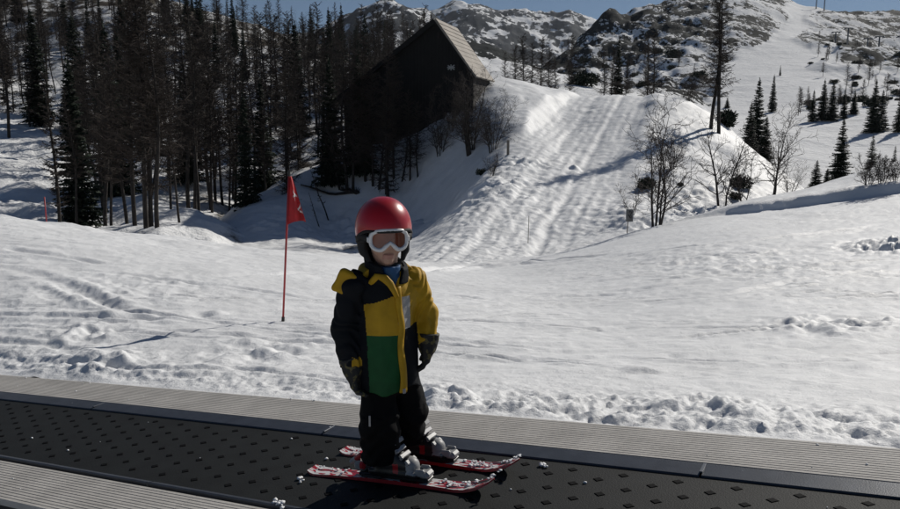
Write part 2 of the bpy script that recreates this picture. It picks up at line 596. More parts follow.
def mound_extra(x, y):
    d = .22 * fbm(x * .16, y * .16, 3, 51) + .05 * fbm(x * .9, y * .9, 3, 52) + .015 * fbm(x * 3, y * 3, 2, 53)
    dd, sd, par = seg_dist(x, y, tc_)
    lat = dd * sd                       # + is left of the direction of the polyline (downhill)
    half = 2.7 + .35 * vnoise(x * .5, y * .5, None, 50)
    inside = 1 - sstep(np.abs(lat), half - .2, half + 1.4)
    d = d * (1 - .7 * inside)
    d -= .32 * inside * (1 - sstep(par, 18, 34))
    d -= .10 * inside * (1 - sstep(par, 30, 44))
    d += .13 * np.exp(-((np.abs(lat) - half - .9) / .5) ** 2) * (1 - sstep(par, 24, 40)) * (.6 + .5 * vnoise(par * .5, lat * .2, None, 54))
    # grouser marks and ruts
    d += (.6 + .6 * inside) * .020 * fbm(x * 3.4, y * 3.4, 3, 59, gain=.7)
    d += inside * (.022 * np.sin(lat * 2 * math.pi / .55) * (.6 + .4 * vnoise(par * .35, lat * 1.5, None, 55)) + .022 * fbm(lat * 3.5, par * .8, 3, 56))
    d -= inside * .09 * (np.exp(-((lat - 1.1) / .22) ** 2) + np.exp(-((lat + 1.0) / .22) ** 2))
    d += .03 * inside * vnoise(x * 7.5, y * 7.5, None, 57) * sstep(-lat if True else lat, -2.0, .5)
    for c, r_, a_ in dents:
        w = np.exp(-((x - c[0]) ** 2 + (y - c[1]) ** 2) / (r_ * r_))
        k = w > .02
        if k.any():
            d[k] += w[k] * a_ * (.55 * fbm(x[k] * 2.2, y[k] * 2.2, 3, 58, gain=.6) + .12)
    return d
mound.extra = mound_extra
pxs = np.arange(100, 900, 1.9)
u = (pxs - 450) / FPX
Yr = np.broadcast_to(np.geomspace(21.5, 84, 420)[:, None], (420, len(u))).copy()
mound.sheet('snow_mound', u, Yr, M_snow_mid)

# ------------------------------------------------------------------ wooded hillside on the left
left_ctrl = [(-300, 230, 30), (-300, 160, 60), (-300, 60, 100), (-300, -60, 160), (0, 246, 30), (0, 225, 42), (50, 220, 44), (0, 165, 60), (60, 132, 76), (0, 128, 76), (60, 100, 92), (0, 62, 115), (0, 22, 138), (0, -25, 165), (-100, -45, 160),
    (100, 232, 44), (150, 206, 50), (200, 234, 43), (200, 184, 60), (200, 135, 80), (200, 84, 104), (200, 44, 128), (205, 12, 160), (165, 0, 165), (100, -12, 165), (300, 150, 72), (300, 104, 95), (300, 66, 125), (262, 30, 165), (310, 44, 172), (350, 56, 178), (400, 66, 185), (450, 76, 185),
    (400, 110, 85), (460, 110, 90), (540, 112, 100), (540, 96, 185), (0, 20, 240), (200, 45, 240), (400, 85, 240), (-300, -20, 240), (300, 270, 30), (440, 280, 29), (560, 280, 29), (300, 262, 40), (350, 275, 36), (400, 275, 38), (350, 258, 46), (440, 225, 46), (560, 215, 46), (300, 205, 58), (400, 185, 60), (460, 170, 62), (560, 160, 68), (240, 235, 50), (120, 150, 72), (100, 70, 112)]
left = Layer(left_ctrl)
def left_extra(x, y):
    return .9 * fbm(x * .07, y * .07, 3, 61) + .35 * fbm(x * .3, y * .3, 3, 62) + .10 * fbm(x * 1.1, y * 1.1, 2, 63)
left.extra = left_extra
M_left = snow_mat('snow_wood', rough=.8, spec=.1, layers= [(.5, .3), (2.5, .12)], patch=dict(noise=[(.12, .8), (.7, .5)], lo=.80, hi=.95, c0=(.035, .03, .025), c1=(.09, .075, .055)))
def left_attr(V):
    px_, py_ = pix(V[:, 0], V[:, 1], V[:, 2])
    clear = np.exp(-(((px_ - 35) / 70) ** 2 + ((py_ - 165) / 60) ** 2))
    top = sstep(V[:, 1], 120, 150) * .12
    return {'bare': .15 + top - .35 * clear}  # bare ground, its share raised to stand in for shade between the trunks
pxs = np.arange(-420, 570, 3.6)
u = (pxs - 450) / FPX
Yr = np.broadcast_to(np.geomspace(28, 250, 240)[:, None], (240, len(u))).copy()
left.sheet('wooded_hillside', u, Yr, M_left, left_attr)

# ------------------------------------------------------------------ ski slopes and rocky ridge on the right
right_ctrl = [(400, 275, 37), (480, 270, 37), (560, 262, 37), (640, 262, 37), (430, 205, 60), (560, 175, 62), (640, 170, 62), (700, 240, 40), (820, 208, 44), (900, 190, 42), (1100, 150, 42), (800, 190, 62), (860, 178, 70), (900, 166, 72), (800, 168, 84), (860, 142, 112), (900, 150, 100), (780, 134, 118), (900, 122, 130), (800, 121, 140), (830, 128, 128), (1100, 110, 110),
    (720, 130, 110), (720, 112, 200), (800, 110, 185), (760, 82, 260), (760, 52, 350), (785, 40, 390), (800, 22, 480), (800, 8, 560), (815, 7, 570), (850, 92, 220), (900, 100, 200), (900, 64, 310), (850, 50, 360), (840, 30, 450), (900, 30, 480), (835, 9, 580), (862, 11, 590), (895, 10, 620), (1000, 8, 620), (1200, -10, 620), (1100, 50, 350),
    (700, 44, 380), (679, 2, 520), (698, 0, 530), (725, -4, 540), (760, -2, 550), (787, 3, 560), (661, 11, 515), (648, 10, 510), (631, 18, 505), (607, 14, 500), (594, 28, 490), (575, 44, 470), (556, 60, 450), (620, 50, 400), (650, 50, 390), (600, 66, 380), (590, 84, 300), (650, 84, 250), (560, 82, 200), (540, 92, 110), (640, 100, 110),
    (470, 42, 230), (485, 46, 230), (500, 54, 230), (525, 70, 230), (500, 88, 120), (430, 48, 230), (430, 95, 120), (470, 60, 300), (520, 90, 330), (430, 70, 330), (556, 80, 560), (607, 30, 640), (679, 20, 690), (760, 15, 700), (835, 22, 700), (900, 22, 720), (1200, 10, 720)]
right = Layer(right_ctrl)
def poly_mask(px_, py_, poly, soft):
    n = len(poly); inside = np.zeros(px_.shape, bool)
    for i in range(n):
        x1, y1 = poly[i]; x2, y2 = poly[(i + 1) % n]
        c = ((y1 > py_) != (y2 > py_)) & (px_ < (x2 - x1) * (py_ - y1) / (y2 - y1 + 1e-9) + x1)
        inside ^= c
    d, _, _ = seg_dist(px_, py_, list(poly) + [poly[0]])
    sd = np.where(inside, d, -d)
    return sstep(sd, -soft, soft)
PISTE = [(716, 130), (722, 70), (736, 52), (772, 44), (786, 30), (790, 4), (818, 4), (806, 22), (796, 40), (812, 52), (835, 50), (838, 60), (812, 70), (842, 80), (880, 74), (905, 92), (905, 108), (860, 96), (820, 90), (790, 110), (900, 128), (905, 200), (780, 200), (760, 160)]
def right_masks(x, y, z):
    px_, py_ = pix(x, y, z)
    px_ = px_ + 5 * fbm(x * .03, y * .03, 3, 70); py_ = py_ + 3 * fbm(x * .03 + 9, y * .03, 3, 71)
    return px_, py_, poly_mask(px_, py_, PISTE, 4.0)
def right_extra(x, y):
    z = right.base(x, y)
    px_, py_, pm = right_masks(x, y, z)
    rug = (1 - .93 * pm) * sstep(y, 90, 300) * (.45 + .55 * (1 - sstep(px_, 690, 760)) + .2 * sstep(px_, 800, 850))
    d = rug * (7.0 * fbm(x * .013, y * .013, 3, 72, ridged=True) * .5 + 4.5 * fbm(x * .05, y * .022, 4, 73) * .6 + 1.1 * fbm(x * .22, y * .09, 2, 74))
    d -= rug * 2.5
    return d + .25 * fbm(x * .08, y * .08, 3, 75)
right.extra = right_extra
M_right = snow_mat('snow_far', rough=.9, spec=.06, layers= [(.25, .5), (.9, .25)], patch=dict(map=(1, .30, .8), noise=[(.11, .85), (.55, .7)], lo=.955, hi=.985, c0=(.007, .011, .013), c1=(.020, .025, .026), cs=.2))
def right_attr(V):
    px_, py_, pm = right_masks(V[:, 0], V[:, 1], V[:, 2])
    y = V[:, 1]
    b = .18 + .10 * sstep(py_, 90, 20) if False else .20 * np.ones_like(y)
    b = b + .06 * (1 - sstep(px_, 690, 740)) + .03 * sstep(px_, 830, 870) * (1 - sstep(py_, 20, 60))
    b = b - .75 * pm - .5 * (1 - sstep(y, 90, 200)) - .10 * sstep(py_, 55, 80)
    b = b + .10 * fbm(V[:, 0] * .02, y * .02, 3, 76)
    return {'bare': b}
pxs = np.concatenate([np.arange(410, 920, 1.7), np.linspace(922, 1400, 70)])
u = (pxs - 450) / FPX
Yr = np.broadcast_to(np.geomspace(38, 720, 430)[:, None], (430, len(u))).copy()
right.sheet('rocky_ski_slope', u, Yr, M_right, right_attr)

# ------------------------------------------------------------------ far peaks
sil1 = [(300, 40), (330, 28), (360, 13), (378, 3), (392, 0), (406, 7), (427, 12), (445, 24), (470, 40), (500, 55)]
sil2 = [(380, 40), (410, 20), (435, 10), (450, 3), (461, 0), (482, 1), (496, 7), (505, 9), (525, 14), (542, 18), (554, 18), (568, 16), (585, 23), (597, 26), (640, 40), (700, 30), (800, 26), (900, 30), (1000, 26)]
def peaks(name, sil, Yc, seed, lo, hi, amp):
    C = []
    for px_, py_ in sil:
        h = 95 - py_
        C += [(px_, py_, Yc), (px_, py_ + h * .55, Yc * .82), (px_, 105, Yc * .6), (px_, py_ + h * .45 + 8, Yc * 1.2)]
    Ly = Layer(C, ku=4.0)
    k = 1500.0 / Yc
    def ex(x, y):
        s = Yc / 1500.0
        r = fbm(x * .0045 * k, y * .0030 * k, 5, seed, ridged=True)
        return amp * s * sstep(y, Yc * .6, Yc * .85) * (13 * (r - .55) + 3 * fbm(x * .02 * k, y * .02 * k, 3, seed + 9, ridged=True))
    Ly.extra = ex
    m = snow_mat(name + '_snow', rough=.9, spec=.06, layers= [(.02 * k, 5), (.09 * k, 1.2)], patch=dict(map=(1, .45, 1.2), noise=[(.018 * k, .65), (.09 * k, .5)], lo=.57, hi=.60, c0=(.016, .020, .026), c1=(.05, .055, .062), cs=.03 * k))
    pxs = np.arange(lo, hi, 1.4)
    u = (pxs - 450) / FPX
    Yr = np.broadcast_to(np.geomspace(Yc * .6, Yc * 1.2, 170)[:, None], (170, len(u))).copy()
    def attr(V):
        nr, nc = Yr.shape
        Z = V[:, 2].reshape(nr, nc); X = V[:, 0].reshape(nr, nc); Yy = V[:, 1].reshape(nr, nc)
        gy = np.gradient(Z, axis=0) / np.gradient(Yy, axis=0)
        gx = np.gradient(Z, axis=1) / np.gradient(X, axis=1)
        sl = np.hypot(gx, gy)
        return {'bare': (.0 + .22 * sstep(sl, .45, 1.1)).ravel()}
    Ly.sheet(name, u, Yr, m, attr)
    return Ly
peaks('far_peak', sil1, 1500, 81, 290, 520, 1.0)
peaks('far_range', sil2, 2600, 91, 360, 1100, 1.0)

# ------------------------------------------------------------------ conveyor lift
M_rubber = mat('belt_rubber', (.0065, .008, .008), rough=.72, var=.5, vscale=9, bump=.0015, bscale=160, spec=.3)
M_cleat = mat('cleat_rubber', (.0025, .0025, .003), rough=.8, spec=.1)
M_rail = mat('rail_metal', (.058, .065, .080), rough=.42, metal=.25, var=.25, vscale=14, bump=.0006, bscale=220)
M_edge = mat('rail_shadow_gap', (.012, .012, .013), rough=.7)
M_deck = mat('deck_board', (.47, .45, .42), rough=.75, var=.18, vscale=6, bump=.002, bscale=55, detail=8)
M_steel = mat('zinc_steel', (.10, .11, .13), rough=.5, metal=.3)

BM3 = np.stack([BD, BN, BU], 1)
lift = empty('conveyor_lift', FEET - BU * .16, 'black rubber conveyor lift belt between grey ribbed boards crossing the snow', 'ski lift')
LOC = np.array(lift.location)
def extr(profile, s0, s1, nseg=2):
    """sweep an (n,h) profile along the belt"""
    P = np.array(profile, float)
    V, F = [], []
    k = len(P)
    ss = np.linspace(s0, s1, nseg)
    for s_ in ss:
        for n_, h_ in P:
            V.append(belt(s_, n_, h_) - LOC)
    for i in range(nseg - 1):
        for j in range(k):
            j2 = (j + 1) % k
            F.append((i * k + j, i * k + j2, (i + 1) * k + j2, (i + 1) * k + j))
    F.append(tuple(range(k))); F.append(tuple(range((nseg - 1) * k, nseg * k))[::-1])
    return V, F
def swept(name, profile, s0, s1, m, nseg=2):
    V, F = extr(profile, s0, s1, nseg)
    return fixn(mesh(name, V, F, m, lift, smooth=False))

S0, S1 = -5.0, 15.0
swept('belt', [(-.40, -.012), (-.40, 0), (.31, 0), (.31, -.012)], S0, S1, M_rubber)
swept('frame', [(-.47, -.20), (-.47, -.0225), (.50, -.0225), (.50, -.20)], S0, S1, M_edge)
# rails in lengths with a visible joint between them
def rail_profile(n_in, n_out):
    sg = 1 if n_out > n_in else -1
    w = abs(n_out - n_in)
    pts = [(0, -.014), (0, .004), (.006, .008), (w * .5, .0135), (w - .022, .017), (w - .014, .014), (w - .014, -.014)]
    return [(n_in + sg * a, b) for a, b in pts]
joints = [-5.0, -3.02, -1.16, .70, 2.56, 4.42, 6.28, 8.14, 10, 15]
for a, b in zip(joints[:-1], joints[1:]):
    swept('rail', rail_profile(.303, .425), a + .004, b - .004, M_rail)
    swept('rail', rail_profile(-.400, -.455), a + .40, b + .392, M_rail)
for a in joints[1:-1]:
    m_ = MB()
    m_.box(belt(a, .365, .0145) - LOC, (.012, .085, .006), BM3, .001)
    m_.obj('joint_clip', M_steel, lift)
# ribbed boards
def deck_profile(n0, n1, h, ribs=15):
    pts = [(n0, h - .03)]
    w = (n1 - n0) / ribs
    for i in range(ribs):
        a = n0 + i * w
        pts += [(a + w * .06, h - .0022), (a + w * .12, h), (a + w * .84, h), (a + w * .90, h - .0022)]
    pts.append((n1, h - .0022)); pts.append((n1, h - .03))
    return pts
jb = [-5.0, -2.65, -.15, 2.35, 4.85, 7.35, 9.85, 12.35, 15]
for a, b in zip(jb[:-1], jb[1:]):
    dk = swept('deck_board', deck_profile(.428, .762, .010), a + .0012, b - .0012, M_deck)
    dk = swept('deck_board', deck_profile(-.770, -.460, .010), a + .9012, b + .8988, M_deck)
swept('board_support', [(.52, -.16), (.52, -.021), (.752, -.021), (.752, -.16)], S0, S1, M_edge)
swept('board_support', [(-.755, -.16), (-.755, -.021), (-.52, -.021), (-.52, -.16)], S0, S1, M_edge)

# rubber cleats: a slanted lattice of low four-lobed pads
def cleat_mesh(lod):
    V, F = [], []
    nk = 12
    for h_, k_ in ((0.0005, 1.0), (.0028, .86)):
        for i in range(nk):
            th = 2 * math.pi * i / nk
            r_ = .0165 * (1 + .22 * math.cos(4 * th)) * k_
            V.append(BD * r_ * 1.12 * math.cos(th) + BN * r_ * math.sin(th) + BU * h_)
    for i in range(nk):
        F.append((i, (i + 1) % nk, nk + (i + 1) % nk, nk + i))
    F.append(tuple(range(nk, 2 * nk)))
    return np.array(V), F
cv, cf = cleat_mesh(0)
spots = []
for r_ in range(11):
    n_ = .243 - .0625 * r_
    if n_ < -.36: break
    for k_ in range(-30, 60):
        s_ = -.878 + .083 * r_ + .212 * k_
        if -4.9 < s_ < 14.8:
            spots.append((s_, n_))
C0 = np.array([0, 0, ZC])
spots.sort(key=lambda q: (abs(pix(*belt(*q))[0] - 450) > 470, np.linalg.norm(belt(*q) - C0)))
cme = mesh('cleat', cv, cf, M_cleat, link=False, smooth=False)
for s_, n_ in spots[:290]:
    o = bpy.data.objects.new('cleat', cme)
    o.location = belt(s_, n_) - LOC
    o.parent = lift
    COL.objects.link(o)
mb = MB()
for s_, n_ in spots[290:]:
    mb.add(cv + (belt(s_, n_) - LOC), cf)
tag(mesh('cleats', mb.v, mb.f, M_cleat, lift, smooth=False), kind='stuff')

# crumbs of snow left on belt, rails and boards
def blob(c, r, seed, sq=.6):
    g = np.random.default_rng(seed)
    V, F = [], []
    t = (1 + 5 ** .5) / 2
    ico = np.array([(-1, t, 0), (1, t, 0), (-1, -t, 0), (1, -t, 0), (0, -1, t), (0, 1, t), (0, -1, -t), (0, 1, -t), (t, 0, -1), (t, 0, 1), (-t, 0, -1), (-t, 0, 1)], float)
    ico /= np.linalg.norm(ico[0])
    ico *= (1 + .35 * g.uniform(-1, 1, 12))[:, None] * r
    ico[:, 2] *= sq
    F = [(0, 11, 5), (0, 5, 1), (0, 1, 7), (0, 7, 10), (0, 10, 11), (1, 5, 9), (5, 11, 4), (11, 10, 2), (10, 7, 6), (7, 1, 8), (3, 9, 4), (3, 4, 2), (3, 2, 6), (3, 6, 8), (3, 8, 9), (4, 9, 5), (2, 4, 11), (6, 2, 10), (8, 6, 7), (9, 8, 1)]
    return ico + np.asarray(c), F
M_crumb = mat('snow_crumb', (.78, .79, .8), rough=.6)
mb = MB()
g = np.random.default_rng(5)
for k in range(80):
    s_ = g.uniform(-2, 4.5)
    w = g.random()
    if w < .45: n_, h_ = .69 + .07 * g.random() ** .4, .010
    elif w < .62: n_, h_ = g.uniform(.44, .7), .010
    elif w < .72: n_, h_ = g.uniform(.34, .40), .013
    elif w < .86: n_, h_ = g.uniform(-.74, -.46), .010
    else: n_, h_ = g.uniform(-.3, .28), .002
    r_ = .0025 + .006 * g.random() ** 3
    mb.add(*blob(belt(s_, n_, h_ + r_ * .3), r_, k))
for (s_, n_, r_) in ((-.53, .235, .013), (-.545, .228, .009), (.40, -.20, .009), (.43, -.17, .012), (.47, .05, .008), (.36, -.41, .012), (.33, -.42, .015), (.3, -.44, .01)):
    for q in range(3):
        mb.add(*blob(belt(s_ + g.uniform(-.012, .012), n_ + g.uniform(-.012, .012), (.011 if n_ < -.4 else .003) + r_ * .4), r_ * g.uniform(.6, 1), int(1000 * abs(s_)) + q))
tag(mesh('snow_crumbs', mb.v, mb.f, M_crumb), 'small white snow crumbs scattered on the boards and belt', 'snow', kind='stuff')

# ------------------------------------------------------------------ trees
M_bark = mat('larch_bark', (.032, .026, .022), rough=.9, var=.5, vscale=3, bump=.02, bscale=9)
M_twig = mat('larch_twig', (.045, .033, .026), rough=.9, var=.4, vscale=1.5)
M_bark2 = mat('shrub_bark', (.045, .038, .033), rough=.9, var=.5, vscale=6, bump=.006, bscale=30)
M_twig2 = mat('shrub_twig', (.055, .043, .036), rough=.9, var=.3, vscale=2)
M_needle = mat('spruce_needles', (.022, .036, .020), rough=.75, var=.6, vscale=1.6, spec=.25)
M_needle2 = mat('spruce_needles_pale', (.045, .060, .040), rough=.75, var=.5, vscale=1.6, spec=.25)

def wander(h, n, amp, g, lean=(0, 0)):
    z = np.linspace(0, h, n)
    t = z / h
    a, b = g.uniform(0, 6.28, 2); f1, f2 = g.uniform(.5, 1.4, 2)
    x = amp * (np.sin(a + t * 6.28 * f1) - math.sin(a)) + lean[0] * h * t ** 1.2
    y = amp * (np.sin(b + t * 6.28 * f2) - math.sin(b)) + lean[1] * h * t ** 1.2
    return np.stack([x, y, z], 1)

def larch_mesh(seed, h=12.0, dens=1.0, bare_to=.12, spread=.14, lean=(0, 0), rtrunk=None):
    g = np.random.default_rng(seed)
    path = wander(h, 14, .012 * h, g, lean)
    path[0, 2] = -.5
    r0 = rtrunk or .011 * h
    rad = r0 * (1 - np.linspace(0, 1, 14)) ** .85 + .012
    tv, tf = tube(path, rad, 7, False)
    P0, P1, R0, R1 = [], [], [], []
    n = int(14 * h * dens)
    for i in range(n):
        t = bare_to + (1 - bare_to) * (i + g.random()) / n
        z = t * h
        p = np.array([np.interp(z, path[:, 2], path[:, 0]), np.interp(z, path[:, 2], path[:, 1]), z])
        L = h * spread * (.25 + 1.0 * (1 - t) ** .8) * g.uniform(.45, 1.15) * (.55 if t < .3 and g.random() < .6 else 1)
        az = g.uniform(0, 6.283)
        out = np.array([math.cos(az), math.sin(az), 0])
        el = g.uniform(-.35, .25) + .5 * t
        ns = 4
        q = p.copy(); rr = .014 + .013 * L
        for k in range(ns):
            e2 = el + (.12 * k if t < .7 else .05 * k) - (.25 if k == 0 and t < .6 else 0)
            d = out * math.cos(e2) + np.array([0, 0, math.sin(e2)]) + g.normal(0, .12, 3)
            d /= np.linalg.norm(d)
            q2 = q + d * L / ns
            ra, rb = rr * (1 - k / ns) + .004, rr * (1 - (k + 1) / ns) + .004
            P0.append(q); P1.append(q2); R0.append(ra); R1.append(rb)
            for m_ in range(int(round(g.uniform(3.2, 6.4)))):
                b = q + (q2 - q) * g.random()
                sd = np.cross(d, [0, 0, 1]); sd /= np.linalg.norm(sd) + 1e-9
                dd = sd * g.choice([-1, 1]) * g.uniform(.5, 1) + d * g.uniform(.2, .9) + np.array([0, 0, g.uniform(-.8, .25)])
                dd /= np.linalg.norm(dd)
                l2 = L * g.uniform(.12, .36)
                c = b + dd * l2
                P0.append(b); P1.append(c); R0.append(.015); R1.append(.009)
                if g.random() < .8:
                    P0.append(b + dd * l2 * .5); P1.append(b + dd * l2 * .5 + (dd * .4 + g.normal(0, .6, 3)) * l2 * .5); R0.append(.011); R1.append(.007)
            q = q2
    bv, bf = sticks(P0, P1, R0, R1, 3)
    return (mesh('trunk', tv, tf, M_bark, link=False), mesh('crown', bv, bf, M_twig, link=False, smooth=False))

def bare_mesh(seed, h=5.0, stems=3, spread=.35, depth=4, lo=.15, r0=.035, up=.25):
    """leafless shrub or small tree with several stems"""
    g = np.random.default_rng(seed)
    TP, SEG = [], [[], [], [], []]
    def seg(a, b, ra, rb):
        SEG[0].append(a); SEG[1].append(b); SEG[2].append(ra); SEG[3].append(rb)
    def grow(p, d, L, r, lev):
        ns = 4 if lev < 2 else 3
        for k in range(ns):
            d = d + g.normal(0, .10 + .05 * lev, 3) + np.array([0, 0, up * .25])
            d /= np.linalg.norm(d)
            q = p + d * L / ns
            rb = r * .86
            seg(p, q, r, rb)
            if lev < depth and (k > 0 or lev > 0):
                for m_ in range(1 if g.random() < .75 else 2):
                    az = g.normal(0, 1, 3); az -= d * (az @ d); az /= np.linalg.norm(az)
                    d2 = d * g.uniform(.55, .9) + az * g.uniform(.5, .95)
                    d2 /= np.linalg.norm(d2)
                    grow(q, d2, L * g.uniform(.38, .62), max(rb * .6, .0065), lev + 1)
            p, r = q, rb
    trunks = MB()
    for s_ in range(stems):
        az = 6.283 * s_ / max(stems, 1) + g.uniform(-.5, .5)
        k = spread * g.uniform(.3, 1) if stems > 1 else spread * .2
        d = np.array([math.cos(az) * k, math.sin(az) * k, 1.0]); d /= np.linalg.norm(d)
        p = np.array([math.cos(az) * .12 * (stems > 1), math.sin(az) * .12 * (stems > 1), -.3])
        L = h * g.uniform(.65, 1.0); n = 9
        pts = [p]; dd = d.copy()
        for i in range(n):
            dd = dd + g.normal(0, .07, 3) + np.array([0, 0, .03]); dd /= np.linalg.norm(dd)
            pts.append(pts[-1] + dd * L / n)
        rad = r0 * g.uniform(.7, 1.1) * (1 - np.linspace(0, 1, n + 1)) ** .8 + .006
        trunks.tube(pts, rad, 6, False)
        for i in range(2, n + 1):
            if i / n < lo: continue
            for m_ in range(g.integers(2, 4)):
                az2 = g.normal(0, 1, 3); az2[2] *= .3; az2 /= np.linalg.norm(az2)
                T = (pts[i] - pts[i - 1]); T /= np.linalg.norm(T)
                d2 = T * .7 + az2 * g.uniform(.5, 1.0); d2 /= np.linalg.norm(d2)
                grow(pts[i], d2, L * .34 * g.uniform(.5, 1.1) * (1.15 - .6 * i / n), max(rad[i] * .55, .009), 2)
    bv, bf = sticks(*SEG, 3)
    return (mesh('trunk', trunks.v, trunks.f, M_bark2, link=False), mesh('crown', bv, bf, M_twig2, link=False, smooth=False))

def spruce_mesh(seed, h=10.0, width=.20, m=None, dens=1.0, gap=.0):
    g = np.random.default_rng(seed)
    path = wander(h, 8, .006 * h, g); path[0, 2] = -.5
    tv, tf = tube(path, .013 * h * (1 - np.linspace(0, 1, 8)) + .01, 7, False)
    V, F = [], []
    lev = int(40 * dens)
    for i in range(lev):
        t = .04 + .95 * (i + g.uniform(-.2, .2)) / lev
        if t > .995: continue
        z0_ = h * t
        Lr = h * width * (1 - t) ** .85 * g.uniform(.8, 1.15) + .08
        nb = int(7 + 9 * (1 - t))
        a0 = g.uniform(0, 6.28)
        for k in range(nb):
            if g.random() < gap: continue
            az = a0 + 6.283 * k / nb + g.normal(0, .18); z = z0_ + g.normal(0, .35 / lev) * h
            L = Lr * g.uniform(.6, 1.12)
            out = np.array([math.cos(az), math.sin(az), 0]); side = np.array([-out[1], out[0], 0])
            droop = g.uniform(.15, .45) * (1 - .8 * t)
            nseg = max(4, int(L / .16))
            for q in range(nseg):
                f = (q + .5) / nseg
                c = out * L * f + np.array([0, 0, z + L * (.12 * f - droop * f * f * 1.3 + .18 * f ** 3)])
                w = (.13 + .30 * L * (1 - .7 * f) * .6) * g.uniform(.7, 1.25)
                for sg in (-1, 1):
                    tip = c + side * sg * w * g.uniform(.7, 1.2) + out * w * .55 + np.array([0, 0, -w * g.uniform(.15, .75)])
                    b0 = c - out * .05 + np.array([0, 0, .02]); b1 = c + out * (L / nseg * .9) + np.array([0, 0, -.01])
                    n = len(V)
                    V += [b0, b1, tip + out * .04, tip - out * .05]
                    F.append((n, n + 1, n + 2, n + 3))
                if g.random() < .6:
                    n = len(V)
                    b0 = c - side * .04; b1 = c + side * .04
                    V += [b0, b1, c + side * .02 + np.array([0, 0, -w * .7]), c - side * .03 + np.array([0, 0, -w * .7])]
                    F.append((n, n + 1, n + 2, n + 3))
    for k in range(5):        # leader
        n = len(V); a = g.uniform(0, 6.28); z = h * (.955 + .012 * k)
        V += [np.array([0, 0, z]), np.array([0, 0, z + .2]), np.array([.1 * math.cos(a), .1 * math.sin(a), z + .22]), np.array([.12 * math.cos(a), .12 * math.sin(a), z + .05])]
        F.append((n, n + 1, n + 2, n + 3))
    return (mesh('trunk', tv, tf, M_bark, link=False), mesh('crown', np.array(V), np.array(F), m or M_needle, link=False, smooth=False))

def clump_mesh(seed, m=None):
    g = np.random.default_rng(seed)
    lobes = [(g.uniform(-.5, .5), g.uniform(-.4, .4), g.uniform(.1, .45), g.uniform(.25, .45)) for _ in range(7)]
    V, F, P0, P1 = [], [], [], []
    for lx, ly, lz, lr in lobes:
        P0.append((0, 0, -.1)); P1.append((lx, ly, lz))
        for k in range(150):
            d = g.normal(0, 1, 3); d /= np.linalg.norm(d)
            c = np.array([lx, ly, lz]) + d * lr * g.uniform(.4, 1.05)
            c[2] = max(c[2], .02)
            a = d + g.normal(0, .5, 3) + np.array([0, 0, .4]); a /= np.linalg.norm(a)
            b = np.cross(a, g.normal(0, 1, 3)); b /= np.linalg.norm(b)
            L, w = g.uniform(.10, .2), g.uniform(.025, .05)
            n = len(V)
            V += [c - b * w, c + b * w, c + a * L + b * w * .3, c + a * L - b * w * .3]
            F.append((n, n + 1, n + 2, n + 3))
    tv, tf = sticks(P0, P1, np.full(7, .03), np.full(7, .015), 4)
    return (mesh('trunk', tv, tf, M_bark, link=False), mesh('crown', np.array(V), np.array(F), m or M_needle, link=False, smooth=False))
CLUMP = [clump_mesh(260 + i) for i in range(3)]

def plant(name, pair, loc, scale, rot, label, cat='tree', group=None, tilt=(0, 0), sxy=1.0):
    e = empty(name, loc, label, cat, group)
    e.rotation_euler = (tilt[0], tilt[1], rot)
    e.scale = (scale * sxy, scale * sxy, scale)
    for n_, me in zip(('trunk', 'crown'), pair):
        o = bpy.data.objects.new(n_, me)
        o.parent = e
        COL.objects.link(o)
    return e

LARCH = [larch_mesh(100 + i, 12, .68, .16 + .08 * (i % 3), .17 + .03 * (i % 3)) for i in range(6)]
BROAD = [bare_mesh(180 + i, 10, 1 + i % 2, .22, 4, .2, .10, .5) for i in range(3)]
TALL = [larch_mesh(120 + i, 14, .55, .38, .12) for i in range(3)]
SPRUCE = [spruce_mesh(140 + i, 10, .17 + .03 * i) for i in range(3)]
SPRUCE2 = [spruce_mesh(150, 10, .20, M_needle2, .8, .15)]

def put(L, px_, py_, y0, y1):
    return L.hit(px_, py_, y0, y1)
def drop(L, px_, Y):
    """ground point of a layer at forward distance Y in the column of a pixel"""
    x = (px_ - 450) / FPX * Y
    return Vector((x, Y, float(L.z(x, Y)[0])))
def hpx(npx, Y):
    return npx / FPX * Y

tr = random.Random(3)
# --- wood on the left hillside
G = 'bare larches of the wood on the left hillside'
Lb = 'leafless dark larch in the dense wood on the hillside beside the hut'
cells = []
for k in range(6000):
    if len(cells) >= 320: break
    Y = 46 + 100 * tr.random() ** .8
    px_ = tr.uniform(-70, 445)
    p = drop(left, px_, Y)
    qx, qy = pix(p[0], p[1], p[2])
    if Y < 74 and qx < 70: continue                       # open snow on the left
    if -20 < qx < 64 and 118 < qy < 170: continue
    if qx > 300 and Y < 70: continue
    if any((p[0] - c[0]) ** 2 + (p[1] - c[1]) ** 2 < 2.2 for c in cells): continue
    cells.append(p)
for i, p in enumerate(cells):
    h = tr.uniform(8.5, 13.5) if p[1] < 85 else tr.uniform(6, 10.5)
    if tr.random() < .16:
        plant('spruce_tree', SPRUCE[i % 3], p, h / 10 * .95, tr.uniform(0, 6.28), 'dark slender spruce among the leafless larches on the hillside beside the hut', 'tree', 'dark spruces inside the larch wood', sxy=tr.uniform(.6, .85))
    else:
        w_ = tr.random()
        if w_ < .28:
            plant('leafless_tree', BROAD[i % 3], p, h / 13, tr.uniform(0, 6.28), 'leafless broadleaf tree with forking crown in the dense wood beside the hut', 'tree', 'leafless broadleaf trees of the wood')
            continue
        src = TALL[i % 3] if w_ < .5 else LARCH[i % 6]
        plant('larch_tree', src, p, h / (14 if src in TALL else 12), tr.uniform(0, 6.28), Lb, 'tree', G, (tr.uniform(-.04, .04), tr.uniform(-.04, .04)), sxy=tr.uniform(.8, 1.1))
